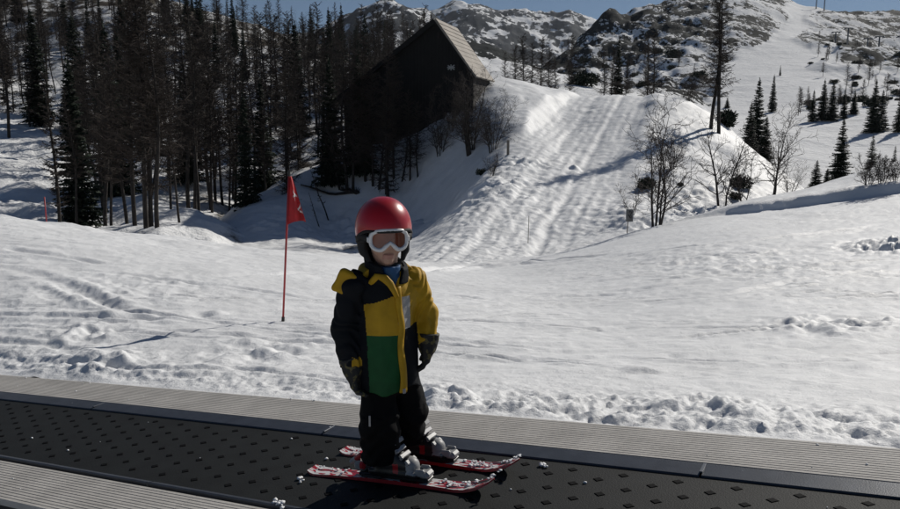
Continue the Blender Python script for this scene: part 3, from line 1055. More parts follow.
# trunks standing in the hollow in front of the wood
G2 = 'thin trunks in the hollow behind the piste'
for px_, py_, h, k, tl in [(30, 100, 7, 0, 0), (78, 236, 6, 1, -.02), (106, 238, 9, 1, .05), (112, 240, 6.5, 2, -.06), (128, 236, 8, 3, .03), (136, 240, 9.5, 4, .06), (147, 242, 10.5, 0, .0), (152, 241, 10, 2, -.02), (158, 243, 9.5, 1, .02), (172, 226, 6, 4, .1), (180, 238, 5.5, 5, -.08),
                        (195, 216, 10.5, 5, .02), (199, 220, 8.5, 3, -.04), (212, 208, 8, 4, .02), (222, 200, 9, 5, -.06), (229, 205, 7, 0, .03), (235, 196, 9.5, 0, .03), (246, 190, 8, 1, -.03), (255, 184, 9.5, 2, .02), (263, 180, 7.5, 3, -.03), (271, 176, 9.5, 4, .02), (288, 168, 9, 0, -.02), (300, 160, 8.5, 2, .02), (318, 152, 8, 1, 0), (334, 146, 8.5, 5, .03), (352, 140, 8, 3, -.02), (368, 132, 7.5, 4, 0)]:
    p = put(left, px_, py_, 34, 120)
    if px_ == 30: p = put(left, px_, 128, 34, 120)
    plant('larch_tree', TALL[k % 3] if k % 2 else LARCH[k], p, 1.28 * h / (14 if k % 2 else 12), k * 1.3, 'dark larch trunk in the hollow between the piste and the wooded hillside', 'tree', G2, (0, tl), sxy=.85)
p = put(left, 60, 228, 34, 80)
plant('larch_tree', larch_mesh(131, 9, .8, .15, .10, (-.02, 0)), p, hpx(150, p[1]) / 9, 2.0, 'thin leaning larch alone on the blue shaded snow beside the big spruce', 'tree')
p = put(left, 80, 226, 34, 80)
plant('spruce_tree', spruce_mesh(132, 10, .15, dens=1.15, gap=.08), p, hpx(165, p[1]) / 10, .5, 'tall dark spruce at the edge of the wood behind a red pole', 'tree')
p = drop(left, 46, 78)
plant('spruce_tree', spruce_mesh(133, 10, .15), p, hpx(112, p[1]) / 10, .5, 'dark spruce with a pointed top rising over the hillside snow field', 'tree')
p = drop(left, 14, 72)
plant('larch_tree', larch_mesh(134, 12, 1.1, .2, .17), p, hpx(130, p[1]) / 12, .5, 'wide spreading larch beside the sunlit snow patch on the hillside', 'tree')
# larches silhouetted on the skyline
for i, (px_, top) in enumerate([(202, 4), (226, 10), (245, 12), (284, -2), (318, 12), (340, 26), (352, 30)]):
    Y = 150
    p = drop(left, px_, Y)
    _, s_ = ray(px_, top)
    h = ZC + float(s_) * Y - p[2]
    if i in (0, 1):
        plant('spruce_tree', SPRUCE[i], p, max(h, 4) / 10, i, 'small dark spruce standing on the skyline above the wood', 'tree', 'spruces on the skyline', sxy=.8)
    else:
        plant('larch_tree', LARCH[i % 6], p, max(h, 4) / 12, i, 'leafless larch standing up against the sky above the wood', 'tree', 'larches on the skyline')

# --- dark trees crowding the lower end of the hut
for i, (px_, base, h) in enumerate([(322, 160, 8.5), (332, 153, 9.5), (340, 148, 8), (347, 144, 10), (353, 141, 8.5), (360, 137, 9), (366, 134, 10), (373, 131, 8), (379, 127, 9), (386, 122, 7.5), (394, 118, 8), (402, 114, 6.5), (410, 110, 6), (418, 107, 5)]):
    p = drop(mound, px_, 53.5 - .35 * (i % 5) - .1 * i)
    if i % 4 == 1 and i < 9:
        plant('spruce_tree', SPRUCE[i % 3], p, h / 11, i, 'dark spruce crowded against the lower end of the hut', 'tree', 'spruces against the hut', sxy=.8)
    elif i % 3 == 2:
        plant('leafless_tree', BROAD[i % 3], p, h / 10, i * 1.7, 'leafless broadleaf tree crowded against the lower end of the hut', 'tree', 'leafless trees against the hut')
    else:
        plant('larch_tree', LARCH[i % 6], p, h / 12, i * 1.7, 'leafless larch crowded against the lower end of the hut', 'tree', 'larches against the hut')

# --- trees on and behind the mound
p = put(mound, 388, 196, 24, 60)
plant('larch_tree', larch_mesh(160, 7.5, .9, .05, .16), p, hpx(150, p[1]) / 7.5, .3, 'thin leafless larch growing on the shaded flank of the mound above the helmet', 'tree')
p = drop(left, 290, 52)
plant('larch_tree', larch_mesh(161, 12, 1.0, .1, .12), p, 1.0, .3, 'tall leafless larch rising straight above the red flag', 'tree')
for i, (px_, base, top, Y) in enumerate([(503, 92, 52, 78), (513, 93, 46, 80), (521, 93, 36, 82), (529, 94, 44, 80), (538, 94, 38, 84), (546, 94, 48, 80), (552, 93, 56, 78), (566, 92, 58, 90), (600, 93, 52, 82), (608, 93, 46, 84), (614, 94, 38, 86), (622, 94, 60, 80), (642, 94, 34, 86), (648, 94, 32, 84)]):
    p = drop(mound, px_, Y) if Y < 84 else drop(right, px_, Y)
    p = Vector((p[0], p[1], ZC + float(ray(px_, base)[1]) * Y - 1.0)) if False else p
    _, s_ = ray(px_, top)
    h = ZC + float(s_) * Y - p[2]
    src = LARCH[i % 6]
    if i in (10,):
        plant('spruce_tree', SPRUCE[0], p, h / 10, i, 'dark narrow spruce behind the crest of the groomed track', 'tree', sxy=.7)
    else:
        plant('larch_tree', src, p, h / 12, i * 1.1, 'leafless larch behind the crest of the mound between hut and groomed track' if px_ < 590 else 'leafless larch behind the crest where the groomed track ends', 'tree', 'larches behind the crest near the hut' if px_ < 590 else 'larches behind the end of the track', sxy=.9)
for i, (px_, py_, hp, tl) in enumerate([(711, 126, 150, .02), (719, 130, 152, .035)]):
    p = put(mound, px_, py_, 30, 66)
    plant('larch_tree', larch_mesh(170 + i, 13, .62, .22, .13, rtrunk=.15), p, hpx(hp, p[1]) / 13, i * 2.0, ['very tall larch of the close pair on the mound, on the groomed track side', 'very tall larch of the close pair on the mound, on the side of the spruces'][i], 'tree', 'pair of tall larches on the mound', (0, tl))
p = put(mound, 727, 122, 30, 66)
plant('evergreen_shrub', clump_mesh(175), p, hpx(20, p[1]), .5, 'low dark evergreen shrub at the foot of the tall larch pair', 'shrub')

def bush(px_, py_, hp, seed, stems, spread, label, L=mound, y0=22, y1=62, cat='shrub', group=None, depth=4, r0=.035, lo=.12, h0=4.0, name='leafless_shrub'):
    p = put(L, px_, py_, y0, y1)
    plant(name, bare_mesh(seed, h0, stems, spread, depth, lo, r0), p, hpx(hp, p[1]) / h0, seed * .7, label, cat, group)
    return p
bush(657, 225, 120, 216, 4, .13, 'leafless many stemmed tree beside the small sign below the mound', near, 12, 34, 'tree', r0=.036, lo=.2, name='leafless_tree')
bush(722, 208, 92, 202, 2, .22, 'slim leafless tree with two stems on the right flank of the mound', mound, cat='tree', r0=.05, name='leafless_tree')
bush(743, 206, 72, 203, 3, .25, 'small leafless tree beside dark clumps below the tall larches', mound, cat='tree', r0=.04, name='leafless_tree')
bush(772, 203, 100, 204, 2, .16, 'dark twin stemmed leafless tree in front of the spruces on the right', mound, cat='tree', r0=.055, lo=.3, name='leafless_tree')
bush(790, 196, 40, 205, 4, .4, 'low leafless shrub at the right foot of the mound', mound)
bush(470, 150, 78, 206, 9, .28, 'tall dense leafless shrub on the shaded edge below the hut', mound, r0=.04)
bush(492, 148, 62, 207, 8, .4, 'bushy leafless shrub at the sunlit corner of the mound', mound, r0=.03)
bush(440, 150, 62, 208, 5, .35, 'sparse leafless shrub on the shaded flank under the hut', mound)
bush(452, 128, 48, 209, 5, .35, 'thin leafless shrub close below the hut wall', mound)
bush(420, 118, 34, 210, 5, .4, 'short leafless shrub left of the hut snow pile', mound)
bush(492, 176, 26, 211, 7, .5, 'little twiggy shrub beside the groomed track', mound)
bush(690, 98, 30, 212, 7, .5, 'wispy leafless shrub on the crest left of the tall larches', mound, 40, 64)
bush(672, 170, 42, 213, 6, .5, 'spreading leafless shrub high on the mound behind the many stemmed tree', mound)
bush(632, 222, 40, 214, 3, .6, 'thin bent leafless shoots behind the small sign', mound)
for i, (px_, py_, hp) in enumerate([(866, 196, 36), (880, 194, 30), (893, 192, 26)]):
    bush(px_, py_, hp, 220 + i, 5, .45, 'low leafless shrub on the snow bank at the edge of the piste', near, 26, 34, group='shrubs on the snow bank', h0=2.0, r0=.02)
for i, (px_, py_, hp, tl) in enumerate([(328, 219, 52, -.30), (319, 224, 36, -.26)]):
    p = put(mound, px_, py_, 22, 60)
    e = plant('dead_sapling', larch_mesh(230 + i, 4, .35, .3, .07, (-.02, 0), .05), p, hpx(hp, p[1]) / 4, 1.0 + i, 'bare dead sapling leaning away from the helmet on the flank of the mound', 'tree', 'leaning dead saplings')
    e.rotation_euler = (0, tl, 0)
# dwarf pine clumps
for i, (px_, py_, hp) in enumerate([(647, 190, 16), (740, 190, 18), (735, 200, 10), (680, 188, 6), (482, 172, 9)]):
    p = put(mound, px_, py_, 22, 60)
    s_ = hpx(hp, p[1])
    plant('dwarf_pine', CLUMP[i % 3], p, s_ * .85, i, ['dark dwarf pine clump behind the many stemmed tree', 'dark dwarf pine clump on the right flank of the mound', 'small dark dwarf pine tuft below a bigger clump', 'tiny dark tuft on the sunny flank of the mound', 'dark tuft of bare roots beside the groomed track'][i], 'shrub')

# --- spruces and trees on the right slopes
for i, (px_, base, top, Y, k, w, lab) in enumerate([
    (755, 152, 82, 95, 1, .95, 'tall dark spruce left of the sunlit bench on the right'), (748, 160, 105, 88, 2, .9, 'dark spruce half hidden beside a taller one'), (764, 165, 118, 80, 2, 1.0, 'short bushy spruce in front of the tall dark spruce'), (772, 112, 77, 170, 0, .8, 'slim grey green spruce above the sunlit bench'),
    (839, 182, 121, 84, 1, 1.0, 'dense conical spruce alone on the sunlit bench'), (815, 192, 160, 76, 2, 1.35, 'low broad spruce left of the conical spruce'),
    (826, 190, 168, 74, 2, 1.2, 'small dark spruce between two bigger ones'),
    (870, 176, 136, 86, 3, .95, 'loose pale spruce right of the conical spruce'), (893, 174, 146, 84, 3, .8, 'thin pale young spruce near the snow bank'),
    (812, 122, 92, 160, 0, 1.0, 'dark spruce at the left end of the grove on the slope'), (822, 121, 82, 162, 1, .9, 'pointed dark spruce in the grove on the slope'), (831, 122, 84, 160, 2, .9, 'broad dark spruce in the middle of the grove on the slope'), (843, 120, 92, 165, 0, 1.0, 'shorter dark spruce in the grove on the slope'), (853, 118, 95, 168, 1, 1.1, 'round topped dark spruce ending the grove on the slope'),
    (872, 134, 84, 130, 1, .9, 'tall dark spruce right of the grove'), (880, 132, 94, 128, 2, 1.0, 'dark spruce leaning on its taller neighbour right of the grove'), (898, 134, 96, 128, 0, 1.0, 'dark spruce cut by the right edge of the slope view' if False else 'dark spruce standing apart beyond the tall pair right of the grove'),
    (780, 76, 66, 285, 0, .7, 'single tiny spruce on the open groomed slope'), (727, 108, 98, 190, 2, 1.5, 'small round evergreen at the lower edge of the groomed slope')]):
    p = drop(right, px_, Y)
    p = right.hit(px_, base, 45, 420)
    hh = hpx(base - top, p[1]) * 1.02
    plant('spruce_tree', SPRUCE2[0] if k == 3 else SPRUCE[k], p, hh / 10, i * .9, lab, 'tree', sxy=w)
for i, (px_, base, top) in enumerate([(798, 116, 88), (818, 57, 45), (828, 60, 44), (850, 105, 80), (862, 100, 76), (886, 98, 74), (846, 88, 62), (868, 86, 62), (800, 114, 90), (858, 74, 58)]):
    p = right.hit(px_, base, 45, 480)
    plant('larch_tree', LARCH[i % 6], p, hpx(base - top, p[1]) / 12, i, 'small leafless larch far up on the right ski slope', 'tree', 'far larches on the right ski slope', sxy=1.1)
tr2 = random.Random(22)
n_ = 0
while n_ < 75:
    px_, py_ = tr2.uniform(805, 905), tr2.uniform(40, 112)
    p = right.hit(px_, py_, 90, 560)
    n_ += 1
    if n_ % 2:
        plant('larch_tree', LARCH[n_ % 6], p, tr2.uniform(.2, .42), n_, 'small leafless larch far up on the right ski slope', 'tree', 'far larches on the right ski slope', sxy=1.2)
        continue
    plant('dwarf_pine', CLUMP[n_ % 3], p, tr2.uniform(.8, 2.2), n_, 'dark dwarf pine clump on the right slope above the grove', 'shrub', 'dwarf pine clumps above the grove', sxy=tr2.uniform(1.0, 1.8))
n_ = 0
for k in range(46):
    px_, py_ = tr2.uniform(560, 712), tr2.uniform(56, 92)
    p = right.hit(px_, py_, 120, 430)
    if tr2.random() < .55:
        plant('larch_tree', LARCH[k % 6], p, tr2.uniform(.35, .65), k, 'leafless larch at the foot of the rocky ridge beyond the mound', 'tree', 'larches at the foot of the rocky ridge')
    else:
        plant('dwarf_pine', CLUMP[k % 3], p, tr2.uniform(1.6, 4), k, 'dark dwarf pine at the foot of the rocky ridge beyond the mound', 'shrub', 'dwarf pines at the foot of the rocky ridge', sxy=tr2.uniform(1.0, 1.8))

# ------------------------------------------------------------------ hut on the mound
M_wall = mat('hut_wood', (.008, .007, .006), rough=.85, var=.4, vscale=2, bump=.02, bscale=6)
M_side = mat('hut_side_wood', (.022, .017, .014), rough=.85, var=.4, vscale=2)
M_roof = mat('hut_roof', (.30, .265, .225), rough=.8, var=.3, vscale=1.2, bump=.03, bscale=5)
M_pale = mat('pale_paint', (.30, .31, .31), rough=.6)
M_glass = mat('window_glass', (.02, .025, .03), rough=.08)
apex = at(434, 18, 54.0)
rd = np.array([.289, .957, 0]); la = np.array([.957, -.289, 0]); UPV = np.array([0, 0, 1.0])
hut = empty('hut', (apex[0], apex[1], apex[2] - 6.0), 'dark wooden hut with a steep pale roof on top of the mound', 'house')
A0 = np.array(apex); HL = np.array(hut.location)
def hp(a, b, z):
    """hut point: a across the gable, b back along the ridge, z relative to the apex"""
    return A0 + la * a + rd * b + UPV * z - HL
LEN = 5.5
aR, zR, aL, zL = 2.98, -4.03, -7.57, -5.37
prof = [(aL + .45, -9.5), (aR - .22, -9.5), (aR - .22, zR - .02), (0, -.22), (aL + .45, zL - .02)]
V = [hp(a, .35, z) for a, z in prof] + [hp(a, LEN - .3, z) for a, z in prof]
F = [(0, 1, 2, 3, 4), (9, 8, 7, 6, 5)] + [(i, i + 5, (i + 1) % 5 + 5, (i + 1) % 5) for i in range(5)]
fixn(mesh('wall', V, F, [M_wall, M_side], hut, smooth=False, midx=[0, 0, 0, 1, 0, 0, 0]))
def slab(name, a0, z0, a1, z1, th, m, b0=0.0, b1=LEN):
    nrm = np.array([-(z1 - z0), (a1 - a0)]); nrm = nrm / np.linalg.norm(nrm)
    if nrm[1] < 0: nrm = -nrm
    q = [(a0, z0), (a1, z1), (a1 + nrm[0] * th, z1 + nrm[1] * th), (a0 + nrm[0] * th, z0 + nrm[1] * th)]
    V = [hp(a, b0, z) for a, z in q] + [hp(a, b1, z) for a, z in q]
    F = [(0, 1, 2, 3), (7, 6, 5, 4)] + [(i, i + 4, (i + 1) % 4 + 4, (i + 1) % 4) for i in range(4)]
    return fixn(mesh(name, V, F, m, hut, smooth=False))
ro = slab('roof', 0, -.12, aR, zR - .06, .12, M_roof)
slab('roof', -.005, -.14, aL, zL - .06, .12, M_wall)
# courses of roofing, each overlapping the next one
for k in range(11):
    t0, t1 = k / 11, (k + 1) / 11 - .004
    a0, a1 = aR * t0 + .01, aR * t1
    z0, z1 = zR * t0, zR * t1
    o = slab('roof_course', a0 + .06, z0 + .02 - .05, a1 + .06, z1 + .05 - .04, .035, M_roof, .02, LEN - .02)
    o.parent = ro
    o.matrix_parent_inverse = Matrix.Identity(4)
# barge boards, vertical cladding boards on the gable, emblem, lamp, shuttered window, door
for (a1, z1) in ((aR, zR - .06), (aL, zL - .06)):
    L = math.hypot(a1, z1)
    V = [hp(0, -.03, -.14), hp(a1, -.03, z1 - .02), hp(a1, -.03, z1 - .22), hp(0, -.03, -.40), hp(0, .0, -.14), hp(a1, .0, z1 - .02), hp(a1, .0, z1 - .22), hp(0, .0, -.40)]
    F = [(0, 1, 2, 3), (7, 6, 5, 4), (0, 4, 5, 1), (1, 5, 6, 2), (2, 6, 7, 3), (3, 7, 4, 0)]
    fixn(mesh('barge_board', V, F, M_wall, hut, smooth=False))
R_h = np.stack([la, rd, UPV], 1)
a = aL + .7
bme = {}
while a < aR - .3:
    zt = (zR / aR * a if a > 0 else zL / aL * a) - .5
    h_ = zt + 9.4
    m_ = MB().box(hp(a, .33, -9.4 + h_ / 2), (.235, .04, h_), R_h)
    m_.obj('cladding_board', M_wall, hut)
    a += .25
# pale emblem: antler shaped mark of crossing strokes
m_ = MB()
for ang, L in ((0, .55), (math.pi / 2, .40), (.55, .30), (-.55, .30), (math.pi - .55, .27), (math.pi + .55, .27)):
    dx, dz = math.cos(ang), math.sin(ang)
    R_ = np.stack([la * dx + UPV * dz, rd, -la * dz + UPV * dx], 1)
    o_ = L * .5 if ang not in (0, math.pi / 2) else 0
    m_.box(hp(1.15 + dx * o_, .285 - .006 * (ang % .7), -3.35 + dz * o_), (L, .03, .075), R_)
m_.obj('emblem', M_pale, hut)
m_ = MB(); m_.box(hp(.25, .28, -1.15), (.18, .08, .40), R_h, .02); m_.obj('gable_lamp', M_side, hut)

# ------------------------------------------------------------------ red flag beside the piste
M_red = mat('flag_cloth', (.46, .014, .020), rough=.7, var=.35, vscale=9)
M_redp = mat('flag_pole_red', (.42, .03, .035), rough=.5, var=.3, vscale=9)
M_white = mat('flag_print', (.62, .58, .58), rough=.7)
M_blackp = mat('black_plastic', (.012, .012, .013), rough=.5)
fb = near.hit(283, 321, 3.5, 30)
fl = empty('marker_flag', fb, 'red triangular flag with white mark on a thin red pole in the snow', 'flag')
s_b = ray(283, 321); Yf = fb[1]
top = at(289, 174, Yf); tv = np.array(top - fb)
def fp(t): return tv * t
MB().tube([fp(-.08), fp(.5), fp(1.0)], .011, 8).obj('pole', M_redp, fl, True)
MB().tube([fp(.985), fp(1.02)], .016, 8).obj('pole_cap', M_blackp, fl)
MB().tube([fp(-.02), fp(.03)], .017, 8).obj('pole_sleeve', M_blackp, fl)
# cloth: hangs from the pole, lower corner swung out
nu, nv = 16, 24
V, Fq = [], []
hc = tv[2] * .325
for j in range(nv + 1):
    t = j / nv
    for i in range(nu + 1):
        w = i / nu
        width = (.025 + .175 * t ** .9) * (1 - .0 * t)
        x = w * width
        z = -hc * t * (1 - .18 * w * t) - .06 * w * t
        z += .05 * math.sin(w * 3.1) * t * (t > .5) * (t - .5)
        yy = .030 * math.sin(w * 7 + t * 2.2) * w * (.3 + t) + .018 * math.sin(w * 15 + t * 3) * w
        p = fp(.985) + np.array([x, yy, z]) + tv * 0
        p[0] += (fp(.985 - .325 * t)[0] - fp(.985)[0])
        V.append(p)
for j in range(nv):
    for i in range(nu):
        a = j * (nu + 1) + i
        Fq.append((a, a + 1, a + nu + 2, a + nu + 1))
V = np.array(V)
cl = mesh('cloth', np.concatenate([V, V + np.array([0, .003, 0])]), Fq + [tuple(k + len(V) for k in f[::-1]) for f in Fq], M_red, fl)
def cloth_at(w, t):
    i, j = w * nu, t * nv
    i0, j0 = min(int(i), nu - 1), min(int(j), nv - 1)
    a, b = i - i0, j - j0
    q = lambda ii, jj: V[jj * (nu + 1) + ii]
    return (q(i0, j0) * (1 - a) * (1 - b) + q(i0 + 1, j0) * a * (1 - b) + q(i0, j0 + 1) * (1 - a) * b + q(i0 + 1, j0 + 1) * a * b) + np.array([0, -.003, 0])
m_ = MB()
for (w0, t0), (w1, t1), wd_ in [((.62, .30), (.86, .40), .05), ((.52, .40), (.80, .37), .04), ((.72, .26), (.66, .48), .05), ((.70, .70), (.98, .58), .05), ((.76, .74), (.98, .76), .05), ((.84, .60), (.92, .78), .06)]:
    P_ = []
    for k in range(5):
        f = k / 4
        w, t = w0 + (w1 - w0) * f, t0 + (t1 - t0) * f
        P_ += [cloth_at(min(w, .999), max(t - wd_ / 2, 0)), cloth_at(min(w + .01, .999), min(t + wd_ / 2, .999))]
    m_.add(P_, [(2 * k, 2 * k + 2, 2 * k + 3, 2 * k + 1) for k in range(4)])
m_.obj('flag_mark', M_white, cl)

# thin red pole standing behind the piste on the left
p = near.hit(44, 226, 3.5, 20)
p = drop(near, 44, 17.5)
t_ = at(45, 197, 17.5)
m_ = MB(); m_.tube([(0, 0, -.2), (0, 0, float(t_[2] - p[2]))], .014, 8)
o = m_.obj('marker_pole', M_redp, None, True); o.location = p
tag(o, 'thin red pole behind the snow crest before the big spruce', 'pole')

# ------------------------------------------------------------------ small sign board below the mound
M_sign = mat('sign_board', (.23, .22, .20), rough=.6, var=.5, vscale=9)
M_post = mat('sign_post', (.16, .14, .12), rough=.7)
p = near.hit(627, 229, 10, 33)
sg = empty('piste_sign', p, 'small grey sign board on a short post below the many stemmed tree', 'sign')
k = p[1] / FPX
MB().tube([(0, 0, -.3), (.02, 0, 12 * k), (.05, 0, 24 * k)], .5 * k, 8).obj('post', M_post, sg, True)
bd_ = MB().box((.06, -.035, 19 * k), (7.2 * k, .03, 12.5 * k), None, .006).obj('board', M_pale, sg)
MB().box((.06, -.056, 19 * k), (6.0 * k, .012, 11.2 * k), None, .002).obj('panel', M_sign, sg)
m_ = MB()
R_ = lambda an: np.array([[math.cos(an), 0, -math.sin(an)], [0, 1, 0], [math.sin(an), 0, math.cos(an)]])
m_.box((.10, -.066, 20.5 * k), (.7 * k, .006, 5 * k), R_(-.35))
m_.box((.05, -.068, 18.2 * k), (.7 * k, .006, 4 * k), R_(.5))
m_.box((.11, -.067, 17.6 * k), (.6 * k, .006, 3 * k), R_(-.2))
m_.box((.06, -.066, 23.0 * k), (1.2 * k, .006, 1.2 * k), R_(.4))
m_.obj('pictogram', M_blackp, bd_)
# little post at the sunny corner of the mound
p = put(mound, 508, 152, 24, 60)
m_ = MB(); m_.box((0, 0, .25), (.14, .14, 1.1), None, .02)
o = m_.obj('wooden_stake', M_post); o.location = p
tag(o, 'short dark stake at the sunlit corner below the hut', 'stake')
# thin marking stick on the groomed track
p = put(mound, 528, 243, 22, 50)
m_ = MB(); m_.tube([(0, 0, -.1), (.02, 0, 1.0)], .012, 6)
o = m_.obj('marking_stick', M_post, None, True); o.location = p
tag(o, 'thin grey stick at the foot of the groomed track', 'stick')

# ------------------------------------------------------------------ fallen trunk on the shaded flank
a_, b_ = put(mound, 303, 188, 24, 60), put(mound, 357, 193, 24, 60)
lg = empty('fallen_trunk', a_, 'fallen dark trunk with root clump lying on the shaded snow above the flag', 'log')
dv = np.array(b_ - a_); 
pts = [dv * t + np.array([0, 0, .10 - .28 * math.sin(t * 3.14) + .06 * math.sin(t * 9)]) for t in np.linspace(-.04, 1, 9)]
MB().tube(pts, np.linspace(.05, .12, 9), 8).obj('trunk', M_bark, lg, True)
P0, P1, R0, R1 = [], [], [], []
g = np.random.default_rng(77)
for k in range(60):
    d = g.normal(0, 1, 3); d[2] = abs(d[2]) * .8; d /= np.linalg.norm(d)
    s_ = dv * g.uniform(.72, 1.0) + np.array([0, 0, .12]); L = g.uniform(.2, .55)
    P0.append(s_); P1.append(s_ + d * L); R0.append(.045); R1.append(.012)
vv, ff = sticks(P0, P1, R0, R1, 4)
mesh('roots', vv, ff, M_bark, lg, smooth=False)
m_ = MB()
for k in range(9):
    m_.add(*blob(dv * g.uniform(.75, 1.0) + np.array([0, 0, .15]), g.uniform(.12, .26), 300 + k, .7))
m_.obj('root_clod', M_bark, lg)

# ------------------------------------------------------------------ ski lift pylons on the far slope
M_pyl = mat('pylon_steel', (.16, .165, .17), rough=.5, metal=.3)
def pylon(px_, base, top, arm, label, y1=640, group='lift pylons on the right slope'):
    p = right.hit(px_, base, 150, y1)
    h = hpx(base - top, p[1])
    e = empty('lift_pylon', p, label, 'pylon', group)
    MB().tube([(0, 0, -1), (0, 0, h)], np.array([.45, .3]), 8).obj('mast', M_pyl, e, True)
    MB().box((0, 0, h), (arm, .5, .4), None, .05).obj('crossarm', M_pyl, e)
    for sx in (-1, 1):
        MB().box((sx * arm * .45, 0, h - .45), (.35, 2.2, .4), None, .05).obj('sheave_train', M_pyl, e)
    return e
Lp = 'grey lift pylon with crossarm standing on the right ski slope'
for a in [(835, 44, 31), (847, 48, 32), (867, 50, 38), (878, 55, 42), (900, 60, 46)]:
    pylon(*a, 4.0, Lp)
for a in [(816, 9, -4), (824, 11, -2)]:
    pylon(*a, 7.0, 'lift pylon on the skyline at the top of the groomed slope', 600, 'lift pylons on the skyline')

# ------------------------------------------------------------------ signed distance tools for soft shapes
def smin(a, b, k):
    h = np.clip(.5 + .5 * (b - a) / k, 0, 1)
    return b * (1 - h) + a * h - k * h * (1 - h)
def cone(P, a, b, ra, rb):
    a, b = np.asarray(a, float), np.asarray(b, float)
    ab = b - a
    t = np.clip(((P - a) @ ab) / (ab @ ab), 0, 1)
    return np.linalg.norm(P - a - t[..., None] * ab, axis=-1) - (ra + (rb - ra) * t)
def ell(P, c, r, R=None):
    q = P - np.asarray(c, float)
    if R is not None: q = q @ np.asarray(R, float)
    r = np.asarray(r, float)
    k0 = np.linalg.norm(q / r, axis=-1); k1 = np.linalg.norm(q / (r * r), axis=-1)
    return k0 * (k0 - 1) / (k1 + 1e-9)
def rbox(P, c, half, rad, R=None):
    q = P - np.asarray(c, float)
    if R is not None: q = q @ np.asarray(R, float)
    d = np.abs(q) - (np.asarray(half, float) - rad)
    return np.linalg.norm(np.maximum(d, 0), axis=-1) + np.minimum(d.max(-1), 0) - rad
def surf(fn, lo, hi, h):
    """surface nets"""
    ax = [np.arange(a, b + h, h) for a, b in zip(lo, hi)]
    X, Y, Z = np.meshgrid(*ax, indexing='ij')
    P = np.stack([X, Y, Z], -1)
    D = np.empty(X.shape)
    for i in range(0, X.shape[0], 16):
        D[i:i + 16] = fn(P[i:i + 16])
    nx, ny, nz = D.shape
    s = D < 0
    c = [D[dx:nx - 1 + dx, dy:ny - 1 + dy, dz:nz - 1 + dz] for dx in (0, 1) for dy in (0, 1) for dz in (0, 1)]
    C = np.stack(c, -1)
    cs = (C < 0).sum(-1)
    act = (cs > 0) & (cs < 8)
    idx = -np.ones(act.shape, int)
    idx[act] = np.arange(act.sum())
    Ca = C[act]
    off = np.array([(dx, dy, dz) for dx in (0, 1) for dy in (0, 1) for dz in (0, 1)], float)
    acc = np.zeros((len(Ca), 3)); cnt = np.zeros(len(Ca))
    for i in range(8):
        for j in range(i + 1, 8):
            if np.abs(off[i] - off[j]).sum() != 1: continue
            m = (Ca[:, i] < 0) != (Ca[:, j] < 0)
            t = Ca[:, i] / (Ca[:, i] - Ca[:, j] + 1e-12)
            p = off[i] + (off[j] - off[i]) * t[:, None]
            acc += np.where(m[:, None], p, 0); cnt += m
    V = (np.argwhere(act) + acc / cnt[:, None]) * h + np.array(lo)
    F = []
    a = (s[:-1, 1:-1, 1:-1] != s[1:, 1:-1, 1:-1])
    for axis in range(3):
        sl0 = [slice(1, -1)] * 3; sl1 = [slice(1, -1)] * 3
        sl0[axis] = slice(0, -1); sl1[axis] = slice(1, None)
        ch = s[tuple(sl0)] != s[tuple(sl1)]
        w = np.argwhere(ch)
        if len(w) == 0: continue
        o1, o2 = [k for k in range(3) if k != axis]
        b = w.copy(); b[:, o1] += 1; b[:, o2] += 1
        q = []
        for d1, d2 in ((-1, -1), (0, -1), (0, 0), (-1, 0)):
            e = b.copy(); e[:, o1] += d1; e[:, o2] += d2
            q.append(idx[e[:, 0], e[:, 1], e[:, 2]])
        q = np.stack(q, 1)
        fl = s[tuple(sl0)][ch]
        if axis == 1: fl = ~fl
        q[~fl] = q[~fl][:, ::-1]
        F.append(q)
    return V, np.concatenate(F)
def soft(name, fn, lo, hi, h, m, parent, midf=None, relax=1):
    V, F = surf(fn, lo, hi, h)
    for _ in range(relax):
        S = np.zeros_like(V); n = np.zeros(len(V))
        for a, b in ((0, 1), (1, 2), (2, 3), (3, 0)):
            np.add.at(S, F[:, a], V[F[:, b]]); np.add.at(S, F[:, b], V[F[:, a]])
            np.add.at(n, F[:, a], 1); np.add.at(n, F[:, b], 1)
        V = V * .5 + .5 * S / n[:, None]
    mi = None
    if midf is not None:
        mi = midf(V[F].mean(1))
    return mesh(name, V, F, m, parent, True, midx=mi)

# ------------------------------------------------------------------ the child
M_skin = mat('skin', (.50, .30, .22), rough=.5, var=.12, vscale=30)
M_black = mat('jacket_black', (.0045, .006, .009), rough=.8, bump=.003, bscale=28, spec=.2)
M_yel = mat('jacket_yellow', (.50, .29, .010), rough=.65, var=.25, vscale=14, bump=.003, bscale=28, spec=.3)
M_grn = mat('jacket_green', (.006, .085, .022), rough=.65, var=.3, vscale=12, bump=.003, bscale=28, spec=.3)
M_gry = mat('jacket_grey', (.42, .41, .40), rough=.65, var=.2, vscale=14, bump=.003, bscale=28)
M_trs = mat('trouser_black', (.0035, .0035, .0042), rough=.85, bump=.004, bscale=22, spec=.15)
M_helm = mat('helmet_red', (.42, .004, .012), rough=.34, coat=.35, var=.1, vscale=8)
M_pad = mat('helmet_pad', (.010, .010, .011), rough=.8)
M_wfr = mat('goggle_white', (.72, .72, .72), rough=.35)
M_lens = mat('goggle_lens', (.20, .055, .030), rough=.12, var=.5, vscale=9, coat=.5)
M_blue = mat('shirt_blue', (.015, .085, .22), rough=.7, var=.3, vscale=30, bump=.004, bscale=40)
M_glove = mat('glove_fabric', (.010, .010, .010), rough=.7, col2=(.10, .085, .03), vscale=42, lo=.40, hi=.46, bump=.003, bscale=60, detail=2)
M_bootw = mat('boot_white', (.42, .42, .42), rough=.5, var=.5, vscale=18)
M_bootk = mat('boot_black', (.015, .015, .016), rough=.4)
